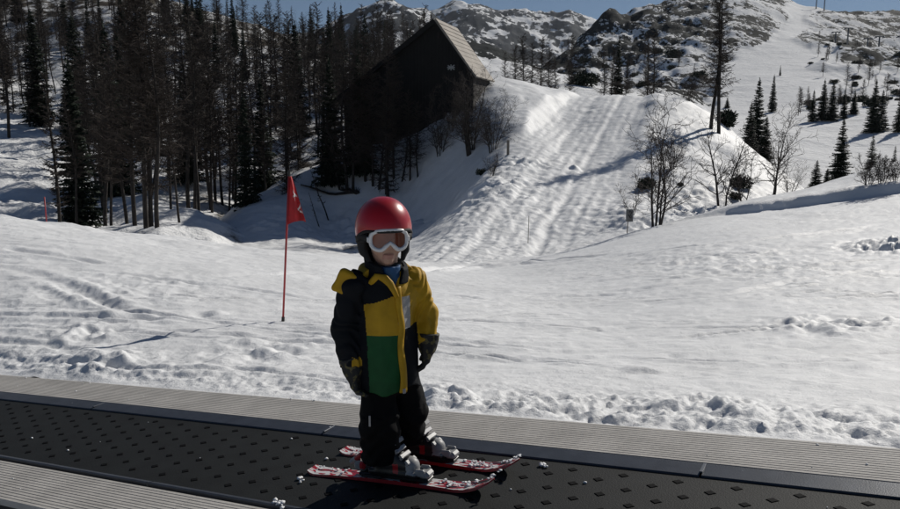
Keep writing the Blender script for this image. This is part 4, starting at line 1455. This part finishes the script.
M_bootr = mat('boot_red', (.40, .012, .02), rough=.35)
M_buck = mat('buckle_metal', (.32, .32, .33), rough=.5, metal=.3)
M_lip = mat('lips', (.44, .22, .17), rough=.5)

kid = empty('person', FEET, 'small child in red helmet, white goggles and yellow green black jacket standing on skis', 'person')
PHI = math.radians(28)
TF = np.array([math.sin(PHI), -math.cos(PHI), 0]); TL = np.array([math.cos(PHI), math.sin(PHI), 0])
TC = np.array([-.066, .005, 0])                     # torso axis
HA = math.radians(17)
HF = np.array([math.sin(HA), -math.cos(HA), 0]); HX = np.array([math.cos(HA), math.sin(HA), 0]); UZ = np.array([0, 0, 1.0])
HC = np.array([-.076, .005, 1.05])
HR = np.stack([HX, HF, UZ], 1)                       # columns: right, forward, up
def hd(x, f, z): return HC + HX * x + HF * f + UZ * z

SR, ER, WR = np.array([-.196, -.055, .832]), np.array([-.238, -.035, .660]), np.array([-.212, -.075, .515])
SL, EL, WL = np.array([.040, .060, .838]), np.array([.084, .080, .690]), np.array([.100, .035, .585])
HRd = np.array([.030, -.010, -.115]); HLd = np.array([-.012, -.010, -.118])
# hips, knees, ankles
HPR, KR, AR_ = np.array([-.106, -.022, .44]), np.array([-.102, -.065, .26]), np.array([-.100, -.025, .085])
HPL, KL, AL_ = np.array([-.020, .040, .44]), np.array([.018, .055, .27]), np.array([.012, .125, .11])

def body_fn(P):
    d = ell(P, hd(0, -.008, .015), (.074, .092, .100), HR)
    d = smin(d, ell(P, hd(0, .020, -.075), (.052, .062, .052), HR), .03)
    d = smin(d, ell(P, hd(0, .068, -.112), (.020, .018, .016), HR), .02)      # chin
    for sx in (-1, 1):
        d = smin(d, ell(P, hd(sx * .036, .058, -.060), (.026, .022, .024), HR), .02)
        d = np.maximum(d, -ell(P, hd(sx * .030, .094, -.012), (.017, .014, .012), HR)) if False else d
        d = smin(d, ell(P, hd(sx * .078, -.005, -.02), (.010, .022, .030), HR), .01)   # ears
    d = smin(d, cone(P, hd(0, .085, -.005), hd(0, .097, -.048), .010, .014), .012)     # nose
    d = smin(d, ell(P, hd(0, .082, -.088), (.024, .010, .006), HR), .006)              # upper lip
    d = smin(d, ell(P, hd(0, .080, -.099), (.020, .010, .006), HR), .006)
    d = smin(d, cone(P, (-.07, .01, .95), (-.066, .01, .85), .045, .05), .03)          # neck
    t = cone(P, TC + [0, 0, .80], TC + [0, 0, .46], .080, .078)
    d = smin(d, t, .04)
    for a, b, c, hd_ in ((SR, ER, WR, HRd), (SL, EL, WL, HLd)):
        d = smin(d, cone(P, a, b, .034, .028), .03)
        d = smin(d, cone(P, b, c, .028, .022), .01)
        d = smin(d, cone(P, c, c + hd_ * .7, .022, .018), .01)
    for a, b, c in ((HPR, KR, AR_), (HPL, KL, AL_)):
        d = smin(d, cone(P, a, b, .062, .045), .03)
        d = smin(d, cone(P, b, c, .044, .030), .015)
    return d
def body_mid(c):
    q = (c - HC) @ HR
    lip = (np.abs(q[:, 0]) < .023) & (q[:, 2] < -.083) & (q[:, 2] > -.103) & (q[:, 1] > .070)
    return lip.astype(int)
soft('body', body_fn, (-.30, -.20, .05), (.17, .22, 1.19), .0044, [M_skin, M_lip], kid, body_mid)

# jacket
ZK = np.array([.36, .40, .50, .62, .74, .80, .85, .89, .93])
RA = np.array([.142, .141, .134, .124, .121, .117, .096, .070, .060])
RB = np.array([.122, .121, .113, .103, .096, .089, .076, .064, .058])
def torso_ab(P):
    q = P - TC
    return q @ TL, q @ TF, P[..., 2]
def torso_d(P):
    a, b, z = torso_ab(P)
    ra, rb = np.interp(z, ZK, RA), np.interp(z, ZK, RB)
    k = np.sqrt((a / ra) ** 2 + (b / rb) ** 2)
    d = (k - 1) * np.minimum(ra, rb)
    return np.maximum(np.maximum(d, z - .915), .402 + .012 * np.sin(a * 30) - z)
def sleeves(P):
    r = cone(P, SR, ER, .062, .056); r = smin(r, cone(P, ER, WR, .056, .046), .02)
    l = cone(P, SL, EL, .058, .051); l = smin(l, cone(P, EL, WL, .051, .044), .02)
    def cut(d, w, prev):
        ax = (w - prev) / np.linalg.norm(w - prev)
        return np.maximum(d, (P - w) @ ax - .008)
    return cut(r, WR, ER), cut(l, WL, EL)
def jacket_fn(P):
    t = torso_d(P)
    r, l = sleeves(P)
    x, y, z = P[..., 0], P[..., 1], P[..., 2]
    sl = np.minimum(r, l)
    fold = .0035 * np.sin(z * 92 + 6 * np.sin(x * 26 + y * 21) + 7 * vnoise(x * 9, y * 9, z * 14, 300)) * (sl < t) + .0045 * vnoise(x * 26, y * 26, z * 13, 301) + .0060 * vnoise(x * 11, y * 11 + 4, z * 9, 302)
    d = smin(smin(t, r, .03), l, .03) + fold
    hole = cone(P, (-.064, -.005, .86), (-.066, .0, 1.0), .050, .062)
    d = np.maximum(d, -hole)
    vcut = np.maximum(np.abs((P - TC) @ TL) - np.clip((z - .815) * .34, 0, 1), -((P - TC) @ TF) + .02)
    vcut = np.maximum(vcut, .815 - z)
    return np.maximum(d, -vcut)
def jacket_mid(c):
    a, b, z = torso_ab(c)
    r, l = sleeves(c)
    t = torso_d(c)
    m = np.zeros(len(c), int)                                  # black
    fr = b > -.03
    lf = (a < 0.004) & fr & (a > -.112)
    m[lf & (z < .638)] = 2                                      # green
    diag = .80 + .35 * a
    m[lf & (z >= .638) & (z < diag)] = 1                        # yellow
    rt = (a >= .004)
    m[rt & (z > .665)] = 1
    m[rt & fr & (z > .662) & (z < .792) & (a < .066)] = 3       # grey
    m[(l < t) & (l < r)] = 1
    m[(r < t - .002) & (r < l)] = 0
    wl = (l < t) & (np.abs(z - .70) < 0)
    m[wl] = 0
    cuff = (r < t) & (np.linalg.norm(c - WR, axis=1) < .056) & (c[:, 0] > WR[0] + .012)
    m[cuff] = 1
    yk = (b <= -.03) & (z > .70) & (a > 0)
    m[yk] = 1
    m[(z > .888) & (t < l) & (t < r)] = 0
    return m
jk = soft('jacket', jacket_fn, (-.32, -.20, .36), (.18, .20, .95), .0042, [M_black, M_yel, M_grn, M_gry], kid, jacket_mid)

# yellow zip flap down the front
def torso_pt(a, z, out=0.0):
    ra, rb = np.interp(z, ZK, RA), np.interp(z, ZK, RB)
    b = rb * math.sqrt(max(0, 1 - (a / ra) ** 2)) + out
    return TC + TL * a + TF * b + UZ * z
V, F = [], []
zs = np.linspace(.405, .835, 40)
for z in zs:
    t = (z - .405) / .43
    w = .017 - .004 * t
    ac = .014 - .010 * (t - .3) ** 2 + .004 * math.sin(z * 30) + .012 * max(0, t - .75)
    for da, o in ((-1, .004), (-.85, .011), (0, .012), (.85, .010), (1, .003), (0, -.010)):
        V.append(torso_pt(ac + da * w, z, o + .0025 * math.sin(z * 48 + da)))
for i in range(len(zs) - 1):
    for k in range(6):
        F.append((i * 6 + k, i * 6 + (k + 1) % 6, (i + 1) * 6 + (k + 1) % 6, (i + 1) * 6 + k))
F += [tuple(range(6)), tuple(range((len(zs) - 1) * 6, len(zs) * 6))]
zf = fixn(mesh('zip_flap', V, F, M_yel, jk))
zp = torso_pt(.012, .412, .014)
MB().box(zp, (.012, .004, .02), np.stack([TL, TF, UZ], 1), .001).obj('zip_pull', M_buck, jk)

# stand collar (black) and hood folded on the back, yellow piping
def collar_fn(P):
    z = P[..., 2]
    q = P - np.array([-.067, .004, 0])
    a, b = q @ TL, q @ TF
    R_ = np.interp(z, [.855, .90, .955], [.082, .078, .084])
    rho = np.sqrt(a * a + (b * 1.05) ** 2)
    d = np.abs(rho - R_) - .009 + .004 * vnoise(P[..., 0] * 22, P[..., 1] * 22, z * 16, 311)
    top = .942 - .030 * np.clip(b / .08, -1, 1) - .03 * np.clip(a / .08, 0, 1)
    d = np.maximum(np.maximum(d, z - top), .84 - z)
    ang = np.abs(a) - np.clip(.020 + (z - .84) * .40, .0, .2)
    return np.maximum(d, -np.maximum(ang, -b + .02))
soft('collar', collar_fn, (-.18, -.12, .83), (.05, .13, .99), .004, M_black, jk)
def hood_fn(P):
    q = P - np.array([-.070, .02, .882])
    a, b, z = q @ TL, q @ TF, q[..., 2]
    rho = np.sqrt(a * a + (b) ** 2)
    d = np.sqrt((rho - .088) ** 2 + ((z + .12 * b + .01) * .9) ** 2) - .027
    d = np.maximum(d, b - .030)
    # flap spilling over the right shoulder
    d = smin(d, rbox(P, (-.222, -.075, .850), (.040, .024, .050), .014, np.array([[math.cos(.5), 0, math.sin(.5)], [0, 1, 0], [-math.sin(.5), 0, math.cos(.5)]])), .02)
    return d + .006 * vnoise(P[..., 0] * 24, P[..., 1] * 24, P[..., 2] * 20, 315)
def hood_mid(c):
    q = c - np.array([-.070, .02, .882])
    a, b = q @ TL, q @ TF
    rho = np.hypot(a, b)
    m = np.ones(len(c), int)
    m[(rho < .086)] = 0
    return m
soft('hood', hood_fn, (-.29, -.13, .78), (.06, .17, .96), .0042, [M_black, M_yel], jk, hood_mid)
# yellow lapel edge from collar to chest on the right side of the zip
pts = [torso_pt(a, z, o) for a, z, o in ((-.092, .845, .012), (-.068, .876, .020), (-.045, .872, .024), (-.026, .850, .020), (-.012, .822, .016), (-.002, .795, .014))]
V, F = [], []
for i, p in enumerate(pts):
    w = (.012, .016, .017, .015, .012, .010)[i]
    tn = pts[min(i + 1, 5)] - pts[max(i - 1, 0)]; tn /= np.linalg.norm(tn)
    sd = np.cross(tn, TF); sd /= np.linalg.norm(sd)
    for k in range(8):
        th = 2 * math.pi * k / 8
        V.append(p + sd * w * math.cos(th) + TF * .008 * math.sin(th))
for i in range(5):
    for k in range(8):
        F.append((i * 8 + k, i * 8 + (k + 1) % 8, (i + 1) * 8 + (k + 1) % 8, (i + 1) * 8 + k))
F += [tuple(range(8)), tuple(range(40, 48))]
fixn(mesh('lapel', V, F, M_yel, jk))
# blue shirt in the open collar
def shirt_fn(P):
    d = cone(P, TC + TF * .018 + UZ * .80, TC + TF * .020 + UZ * .885, .056, .050)
    d = smin(d, cone(P, TC + TF * .03 + UZ * .885, TC + TF * .028 + UZ * .905, .040, .046), .01)
    return np.maximum(d + .005 * vnoise(P[..., 0] * 50, P[..., 1] * 50, P[..., 2] * 20, 320), P[..., 2] - .912)
soft('shirt', shirt_fn, (-.15, -.13, .74), (.04, .09, .93), .0045, M_blue, kid)

# trousers
def trouser_fn(P):
    x, y, z = P[..., 0], P[..., 1], P[..., 2]
    d = cone(P, HPR, KR, .070, .078); d = smin(d, cone(P, KR, AR_, .078, .080), .02)
    e = cone(P, HPL, KL, .070, .072); e = smin(e, cone(P, KL, AL_, .072, .070), .02)
    d = smin(d, e, .018)
    d = smin(d, ell(P, TC + [0, 0, .46], (.105, .085, .09), np.stack([TL, TF, UZ], 1)), .03)
    d = d + .0045 * np.sin(z * 85 + 4 * np.sin(x * 30)) * (z < .3) + .007 * vnoise(x * 14, y * 14, z * 11, 331) + .004 * vnoise(x * 34, y * 34, z * 20, 332)
    fl = np.where(x + .35 * (y - .05) < -.045, .085, .105)
    return np.maximum(np.maximum(d, fl - z), z - .54)
soft('trousers', trouser_fn, (-.24, -.18, .05), (.13, .22, .56), .0048, M_trs, kid)
m_ = MB(); m_.box(np.array([-.130, -.1455, .30]), (.008, .004, .045), None, .001); m_.obj('reflective_tag', M_gry, kid)

# helmet: shell of revolution-like dome with a shaped rim
def helmet_pt(th, t, k=1.0):
    """th around (0 = front), t 0 top .. 1 rim"""
    c, s = math.cos(th), math.sin(th)
    rim = .012 - .036 * sstep(np.array(-c), -.75, .1) * 1.0 - .020 * sstep(np.array(-c), .2, .9)
    rim = float(rim)
    rx, rf, rz = .114 * k, (.128 if c > 0 else .134) * k, .128 * k
    phi_r = math.acos(max(-.99, min(.99, (rim - .010) / rz)))
    ph = t * phi_r
    r = math.sin(ph) ** .92 if ph > 0 else 0
    return hd(s * rx * r, c * rf * r - .006, .010 + rz * math.cos(ph))
V, F = [], []
NT, NP = 64, 22
for k in (1.0, .87):
    for j in range(NP + 1):
        for i in range(NT):
            V.append(helmet_pt(2 * math.pi * i / NT, j / NP, k))
n1 = (NP + 1) * NT
for j in range(NP):
    for i in range(NT):
        i2 = (i + 1) % NT
        F.append((j * NT + i, (j + 1) * NT + i, (j + 1) * NT + i2, j * NT + i2))
        F.append((n1 + j * NT + i, n1 + j * NT + i2, n1 + (j + 1) * NT + i2, n1 + (j + 1) * NT + i))
for i in range(NT):
    i2 = (i + 1) % NT
    F.append((NP * NT + i, n1 + NP * NT + i, n1 + NP * NT + i2, NP * NT + i2))
hm = fixn(mesh('helmet', V, F, M_helm, kid))
# black rim gasket
rim = [helmet_pt(2 * math.pi * i / NT, 1.0, .985) + UZ * -.001 for i in range(NT + 1)]
MB().tube(rim, .0065, 8, False).obj('rim_trim', M_pad, hm, True)
# vents: small dark slots
def vent(th, t):
    c = helmet_pt(th, t, 1.003)
    a = helmet_pt(th, t + .05, 1.003) - c; a /= np.linalg.norm(a)
    b = helmet_pt(th + .05, t, 1.003) - c; b -= a * (b @ a); b /= np.linalg.norm(b)
    MB().box(c, (.010, .034, .005), np.stack([b, a, np.cross(b, a)], 1), .0015).obj('vent', M_pad, hm)
for th in (math.pi - .45, math.pi + .45): vent(th, .55)
# ear pads and chin strap
def pads_fn(P):
    d = 1e9
    for sx in (-1, 1):
        e = ell(P, hd(sx * .088, -.012, -.045), (.019, .046, .056), HR)
        e = smin(e, cone(P, hd(sx * .084, .012, -.08), hd(sx * .070, .034, -.112), .016, .010), .015)
        d = np.minimum(d, e)
    q = (P - HC) @ HR
    band = np.abs(np.sqrt((q[..., 0] / .098) ** 2 + (q[..., 1] / .112) ** 2) - 1) * .1 - .010
    band = np.maximum(np.maximum(band, np.abs(q[..., 2] + .012) - .026), q[..., 1] - .06)
    d = smin(d, band, .012)
    nape = ell(P, hd(0, -.075, -.075), (.075, .035, .055), HR)
    return smin(d, nape, .02)
soft('ear_pads', pads_fn, (-.24, -.17, .90), (.09, .17, 1.10), .0042, M_pad, hm)
pts = [hd(-.074, .030, -.10), hd(-.055, .040, -.128), hd(0, .046, -.142), hd(.055, .040, -.128), hd(.074, .030, -.10)]
MB().tube(pts, .006, 8).obj('chin_strap', M_pad, hm, True)
# dark liner band seen between helmet and goggles
m_ = MB()
m_.tube([hd(.095 * math.sin(t), .100 * math.cos(t) + .008, .014) for t in np.linspace(-1.2, 1.2, 18)], .012, 8)
m_.obj('brow_pad', M_pad, hm, True)

# goggles
def gog_outline(n=72):
    P = []
    for i in range(n):
        t = 2 * math.pi * i / n
        c, s = math.cos(t), math.sin(t)
        x = .077 * np.sign(c) * abs(c) ** .62
        z = .041 * np.sign(s) * abs(s) ** .72
        if s < 0:
            z += .030 * math.exp(-(x / .022) ** 2)            # notch for the nose
            z *= 1.05
        else:
            z *= .92
        P.append((x, z))
    return P
def gog_pt(x, z, o=0.0):
    a = x / .115
    return hd(.115 * math.sin(a) * (1 + o * 4), -.012 + (.128 + o) * math.cos(a) - .10 * z * z, z - .022)
gg = empty('goggles', (0, 0, 0)); gg.parent = kid
out = gog_outline()
path = [gog_pt(x, z) for x, z in out]
V, F = [], []
nn_ = len(out); ks = 10
for i in range(nn_):
    tn = path[(i + 1) % nn_] - path[i - 1]; tn /= np.linalg.norm(tn)
    o_ = gog_pt(*out[i], .01) - path[i]; o_ -= tn * (o_ @ tn); o_ /= np.linalg.norm(o_)
    b_ = np.cross(tn, o_)
    for k in range(ks):
        th = 2 * math.pi * k / ks
        V.append(path[i] + o_ * (.010 * math.sin(th)) + b_ * (.0085 * math.cos(th)))
for i in range(nn_):
    i2 = (i + 1) % nn_
    for k in range(ks):
        k2 = (k + 1) % ks
        F.append((i * ks + k, i * ks + k2, i2 * ks + k2, i2 * ks + k))
fixn(mesh('frame', V, F, M_wfr, gg))
V, F = [], []
nr_ = 7
for j in range(nr_ + 1):
    f = j / nr_
    for i in range(nn_):
        x, z = out[i]
        V.append(gog_pt(x * f, .003 + (z - .003) * f, .001))
for j in range(nr_):
    for i in range(nn_):
        i2 = (i + 1) % nn_
        F.append((j * nn_ + i, j * nn_ + i2, (j + 1) * nn_ + i2, (j + 1) * nn_ + i))
fixn(mesh('lens', V, F, M_lens, gg))
# foam behind the frame and strap round the helmet
V, F = [], []
for i in range(nn_):
    x, z = out[i]
    V.append(gog_pt(x * .97, z * .97, -.004)); V.append(gog_pt(x * .92, z * .95, -.034))
for i in range(nn_):
    i2 = (i + 1) % nn_
    F.append((2 * i, 2 * i2, 2 * i2 + 1, 2 * i + 1))
fixn(mesh('foam', V, F, M_pad, gg))
V, F = [], []
st = []
for t in np.linspace(1.15, 2 * math.pi - 1.15, 60):
    q = helmet_pt(t, 1.0, .99) - UZ * .010
    fade = 0.0
    x = q
    st.append(x)
st = [gog_pt(.076, 0.0, .004)] + st + [gog_pt(-.076, 0.0, .004)]
for p in st:
    dv = p - HC; dv[2] = 0; dv /= np.linalg.norm(dv)
    V += [p + UZ * .012, p - UZ * .012, p - UZ * .012 + dv * .003, p + UZ * .012 + dv * .003]
for i in range(len(st) - 1):
    for k in range(4):
        F.append((4 * i + k, 4 * i + (k + 1) % 4, 4 * i + 4 + (k + 1) % 4, 4 * i + 4 + k))
fixn(mesh('strap', V, F, M_pad, gg))
for sx in (-1, 1):
    m_ = MB(); m_.box(gog_pt(sx * .086, 0, .004), (.012, .016, .022), HR, .003); m_.obj('strap_clip', M_wfr, gg)

# gloves: cuff, palm, four fingers, thumb
def glove(w, dirv, palm_n, thumb_side, fingers_fwd):
    d = dirv / np.linalg.norm(dirv)
    n = palm_n - d * (palm_n @ d); n /= np.linalg.norm(n)
    t = np.cross(d, n) * thumb_side                       # towards the thumb
    R = np.stack([t, n, d], 1)
    def fn(P):
        c = cone(P, w - d * .030, w + d * .020, .046, .040)
        c = np.maximum(c, -((P - w) @ d) - .034)
        r = smin(c, rbox(P, w + d * .058, (.036, .019, .036), .016, R), .02)
        for k, L in ((-1.5, .044), (-.5, .054), (.5, .058), (1.5, .052)):
            b0 = w + d * .085 + t * k * .0185
            b1 = b0 + d * L * .5 + n * .012
            b2 = b1 + d * L * .34 + n * .022
            f = smin(cone(P, b0, b1, .0108, .0102), cone(P, b1, b2, .0102, .0090), .004)
            r = smin(r, f, .006)
        th0 = w + d * .038 + t * .030
        th1 = th0 + t * .020 + d * .026 + n * .010
        th2 = th1 + d * .026 - t * .002 + n * .012
        f = smin(cone(P, th0, th1, .0135, .0120), cone(P, th1, th2, .0120, .0100), .004)
        r = smin(r, f, .008)
        return r + .0022 * vnoise(P[..., 0] * 60, P[..., 1] * 60, P[..., 2] * 60, 341)
    ctr = w + d * .06
    return soft('glove', fn, ctr - .13, ctr + .13, .0036, M_glove, kid)
glove(WR + np.array([.004, 0, -.004]), HRd, np.array([.8, -.3, 0]), -1, 1)
glove(WL + np.array([0, 0, -.004]), HLd, np.array([-.8, .0, 0]), 1, 1)

# ski boots, square to the belt
def boot(s_, n_):
    base = belt(s_, n_, .036) - FEET
    Rb = np.stack([-BD, BN, BU], 1)                       # toe direction, across, up
    q0 = lambda x, y, z: base + Rb @ np.array([x, y, z])
    e = empty('ski_boot', (0, 0, 0)); e.parent = kid
    def shell(P):
        q = (P - base) @ Rb
        d = rbox(P, q0(.0, 0, .010), (.122, .043, .012), .010, Rb)
        d = smin(d, cone(P, q0(-.06, 0, .045), q0(.075, 0, .040), .044, .036), .018)
        d = smin(d, cone(P, q0(.0, 0, .078), q0(.070, 0, .040), .034, .028), .015)
        d = np.maximum(d, -q[..., 2])
        return d
    def smid(c):
        q = (c - base) @ Rb
        m = np.ones(len(c), int)
        m[(q[:, 0] > .072)] = 0
        m[(q[:, 2] < .016)] = 1
        m[(q[:, 0] < .034) & (q[:, 0] > .008) & (q[:, 2] < .055) & (q[:, 2] > .016)] = 2
        m[(q[:, 0] < -.085) & (q[:, 2] > .05)] = 0
        return m
    lo, hi = base - .19, base + .19
    soft('shell', shell, lo, hi, .0042, [M_bootw, M_bootk, M_bootr], e, smid)
    def cuff(P):
        d = cone(P, q0(-.052, 0, .075), q0(-.022, 0, .185), .051, .056)
        return np.maximum(d, (P - q0(-.022, 0, .185)) @ BU)
    soft('cuff', cuff, lo, hi + np.array([0, 0, .06]), .005, [M_bootk], e)
    for i, (x, z, an, col) in enumerate(((.078, .064, .65, M_bootw), (.052, .086, .75, M_bootw), (.032, .110, .95, M_buck), (.024, .142, 1.1, M_bootw))):
        for k, off in ((0, 0), (1, 1)):
            if k: continue
            ca, sa = math.cos(an), math.sin(an)
            T_ = Rb @ np.array([-ca, 0, sa]); N_ = Rb @ np.array([sa, 0, ca]); Y_ = Rb @ np.array([0, 1, 0])
            m_ = MB()
            m_.box(q0(x, -.004, z), (.020, .070, .012), np.stack([T_, Y_, N_], 1), .003)
            m_.box(q0(x + .004, -.034, z - .004), (.012, .018, .016), np.stack([T_, Y_, N_], 1), .003)
            m_.obj('buckle', col, e)
    return e
boot(-.005, -.062)
boot(-.005, .152)

# ------------------------------------------------------------------ skis
def ski_material():
    m = bpy.data.materials.new('ski_topsheet'); m.use_nodes = True
    nt = m.node_tree; N, L = nt.nodes, nt.links
    b = N['Principled BSDF']; b.inputs['Roughness'].default_value = .3
    tc = N.new('ShaderNodeTexCoord')
    mp = N.new('ShaderNodeMapping'); mp.inputs['Scale'].default_value = (7, 26, 1); mp.inputs['Rotation'].default_value = (0, 0, .10)
    L.new(tc.outputs['Object'], mp.inputs['Vector'])
    nz = N.new('ShaderNodeTexNoise'); nz.inputs['Scale'].default_value = 1.3; nz.inputs['Detail'].default_value = 1.5
    L.new(mp.outputs['Vector'], nz.inputs['Vector'])
    rp = N.new('ShaderNodeValToRGB'); rp.color_ramp.interpolation = 'CONSTANT'
    els = rp.color_ramp.elements
    els[0].position = 0; els[0].color = (.015, .015, .016, 1)
    els[1].position = .40; els[1].color = (.30, .010, .02, 1)
    for p_, c_ in ((.49, (.60, .60, .60)), (.60, (.38, .010, .02)), (.66, (.55, .55, .55))):
        e_ = els.new(p_); e_.color = (*c_, 1)
    L.new(nz.outputs['Fac'], rp.inputs['Fac'])
    L.new(rp.outputs['Color'], b.inputs['Base Color'])
    return m
M_ski = ski_material()
M_skired = mat('ski_edge_red', (.42, .012, .02), rough=.3)
def ski(s_tail, s_tip, n0, n1, label):
    """along the belt, s decreases towards the tip; built in local axes x to tip, y across, z up"""
    L = s_tail - s_tip
    c = belt(s_tail, n0, .001)
    ax = belt(s_tip, n1, .001) - c; ax /= np.linalg.norm(ax)
    ay = np.cross(BU, ax); ay /= np.linalg.norm(ay)
    az = np.cross(ax, ay)
    e = empty('ski', c, label, 'ski', None)
    e.rotation_euler = Matrix(np.stack([ax, ay, az], 1).tolist()).to_euler()
    V, F, mi = [], [], []
    n = 44
    for i in range(n + 1):
        t = i / n
        x = t * L
        w = .5 * (.066 + .030 * (2 * abs(t - .46)) ** 2)
        if t > .90: w *= max(.06, math.sqrt(max(0, 1 - ((t - .90) / .10) ** 2)))
        if t < .03: w *= .75 + .25 * t / .03
        up = .055 * max(0, (t - .80) / .20) ** 2 + .012 * max(0, (.06 - t) / .06) ** 2
        th = .006 + .009 * (1 - abs(2 * t - 1) ** 2)
        V += [(x, -w, up), (x, -w * .94, up + th), (x, w * .94, up + th), (x, w, up)]
    for i in range(n):
        a = 4 * i
        for k, m_ in ((0, 1), (1, 0), (2, 1), (3, 2)):
            k2 = (k + 1) % 4
            F.append((a + k, a + k2, a + 4 + k2, a + 4 + k)); mi.append(m_)
    F += [(0, 1, 2, 3), (4 * n + 3, 4 * n + 2, 4 * n + 1, 4 * n)]; mi += [1, 1]
    o = mesh('ski_body', V, F, [M_ski, M_skired, M_bootk], e, False, midx=mi)
    fixn(o)
    xb = s_tail - .0                                  # position of s = 0
    m_ = MB(); m_.box((xb + .0, 0, .026), (.34, .052, .016), None, .004); m_.obj('binding_plate', M_bootk, e)
    m_ = MB()
    m_.box((xb + .150, 0, .048), (.050, .058, .030), None, .010); m_.box((xb + .135, .026, .058), (.045, .014, .030), None, .005); m_.box((xb + .135, -.026, .058), (.045, .014, .030), None, .005)
    m_.obj('toe_binding', M_bootw, e)
    m_ = MB()
    Rt = np.array([[math.cos(.6), 0, -math.sin(.6)], [0, 1, 0], [math.sin(.6), 0, math.cos(.6)]])
    m_.box((xb - .165, 0, .056), (.062, .052, .046), None, .014)
    m_.box((xb - .195, 0, .080), (.060, .036, .022), Rt, .008)
    m_.obj('heel_binding', M_bootw, e)
    m_ = MB(); m_.box((xb - .170, 0, .096), (.052, .040, .022), Rt, .008); m_.box((xb - .150, 0, .060), (.030, .057, .032), None, .008)
    m_.obj('heel_lever', M_bootr, e)
    m_ = MB()
    for sx in (-1, 1):
        m_.box((xb - .09, sx * .046, .030), (.10, .008, .010), None, .002)
    m_.obj('brake_arm', M_bootk, e)
    # snow stuck on the top sheet
    g = np.random.default_rng(int(abs(n0) * 1000))
    m_ = MB()
    for k in range(46):
        f = .20 + .28 * g.random() if k < 36 else g.uniform(-.42, -.24)
        x = xb + f if f > 0 else xb + f
        r_ = g.uniform(.003, .009)
        tt_ = x / L
        up = .055 * max(0, (tt_ - .80) / .20) ** 2
        m_.add(*blob((x, g.uniform(-.028, .028), .016 + up + r_ * .2), r_, 500 + k, .5))
    tag(m_.obj('stuck_snow', M_crumb, e), kind='stuff')
    return e
ski(.44, -.455, -.085, -.050, 'snow covered red and white ski on the side of the low near rail')
ski(.44, -.470, .150, .158, 'snow covered red and white ski next to the far rail')

# ------------------------------------------------------------------ thin mountain air
def haze(dens):
    m = bpy.data.materials.new('thin_air'); m.use_nodes = True
    nt = m.node_tree
    nt.nodes.remove(nt.nodes['Principled BSDF'])
    v = nt.nodes.new('ShaderNodeVolumePrincipled')
    v.inputs['Color'].default_value = (.80, .88, 1.0, 1)
    v.inputs['Density'].default_value = dens
    v.inputs['Anisotropy'].default_value = .2
    nt.links.new(v.outputs[0], nt.nodes['Material Output'].inputs['Volume'])
    o = MB().box((0, 1400, 245), (5600, 4200, 710)).obj('haze', m)
    tag(o, 'pale thin mountain air over the whole valley', 'haze', kind='stuff')
haze(.4e-4)
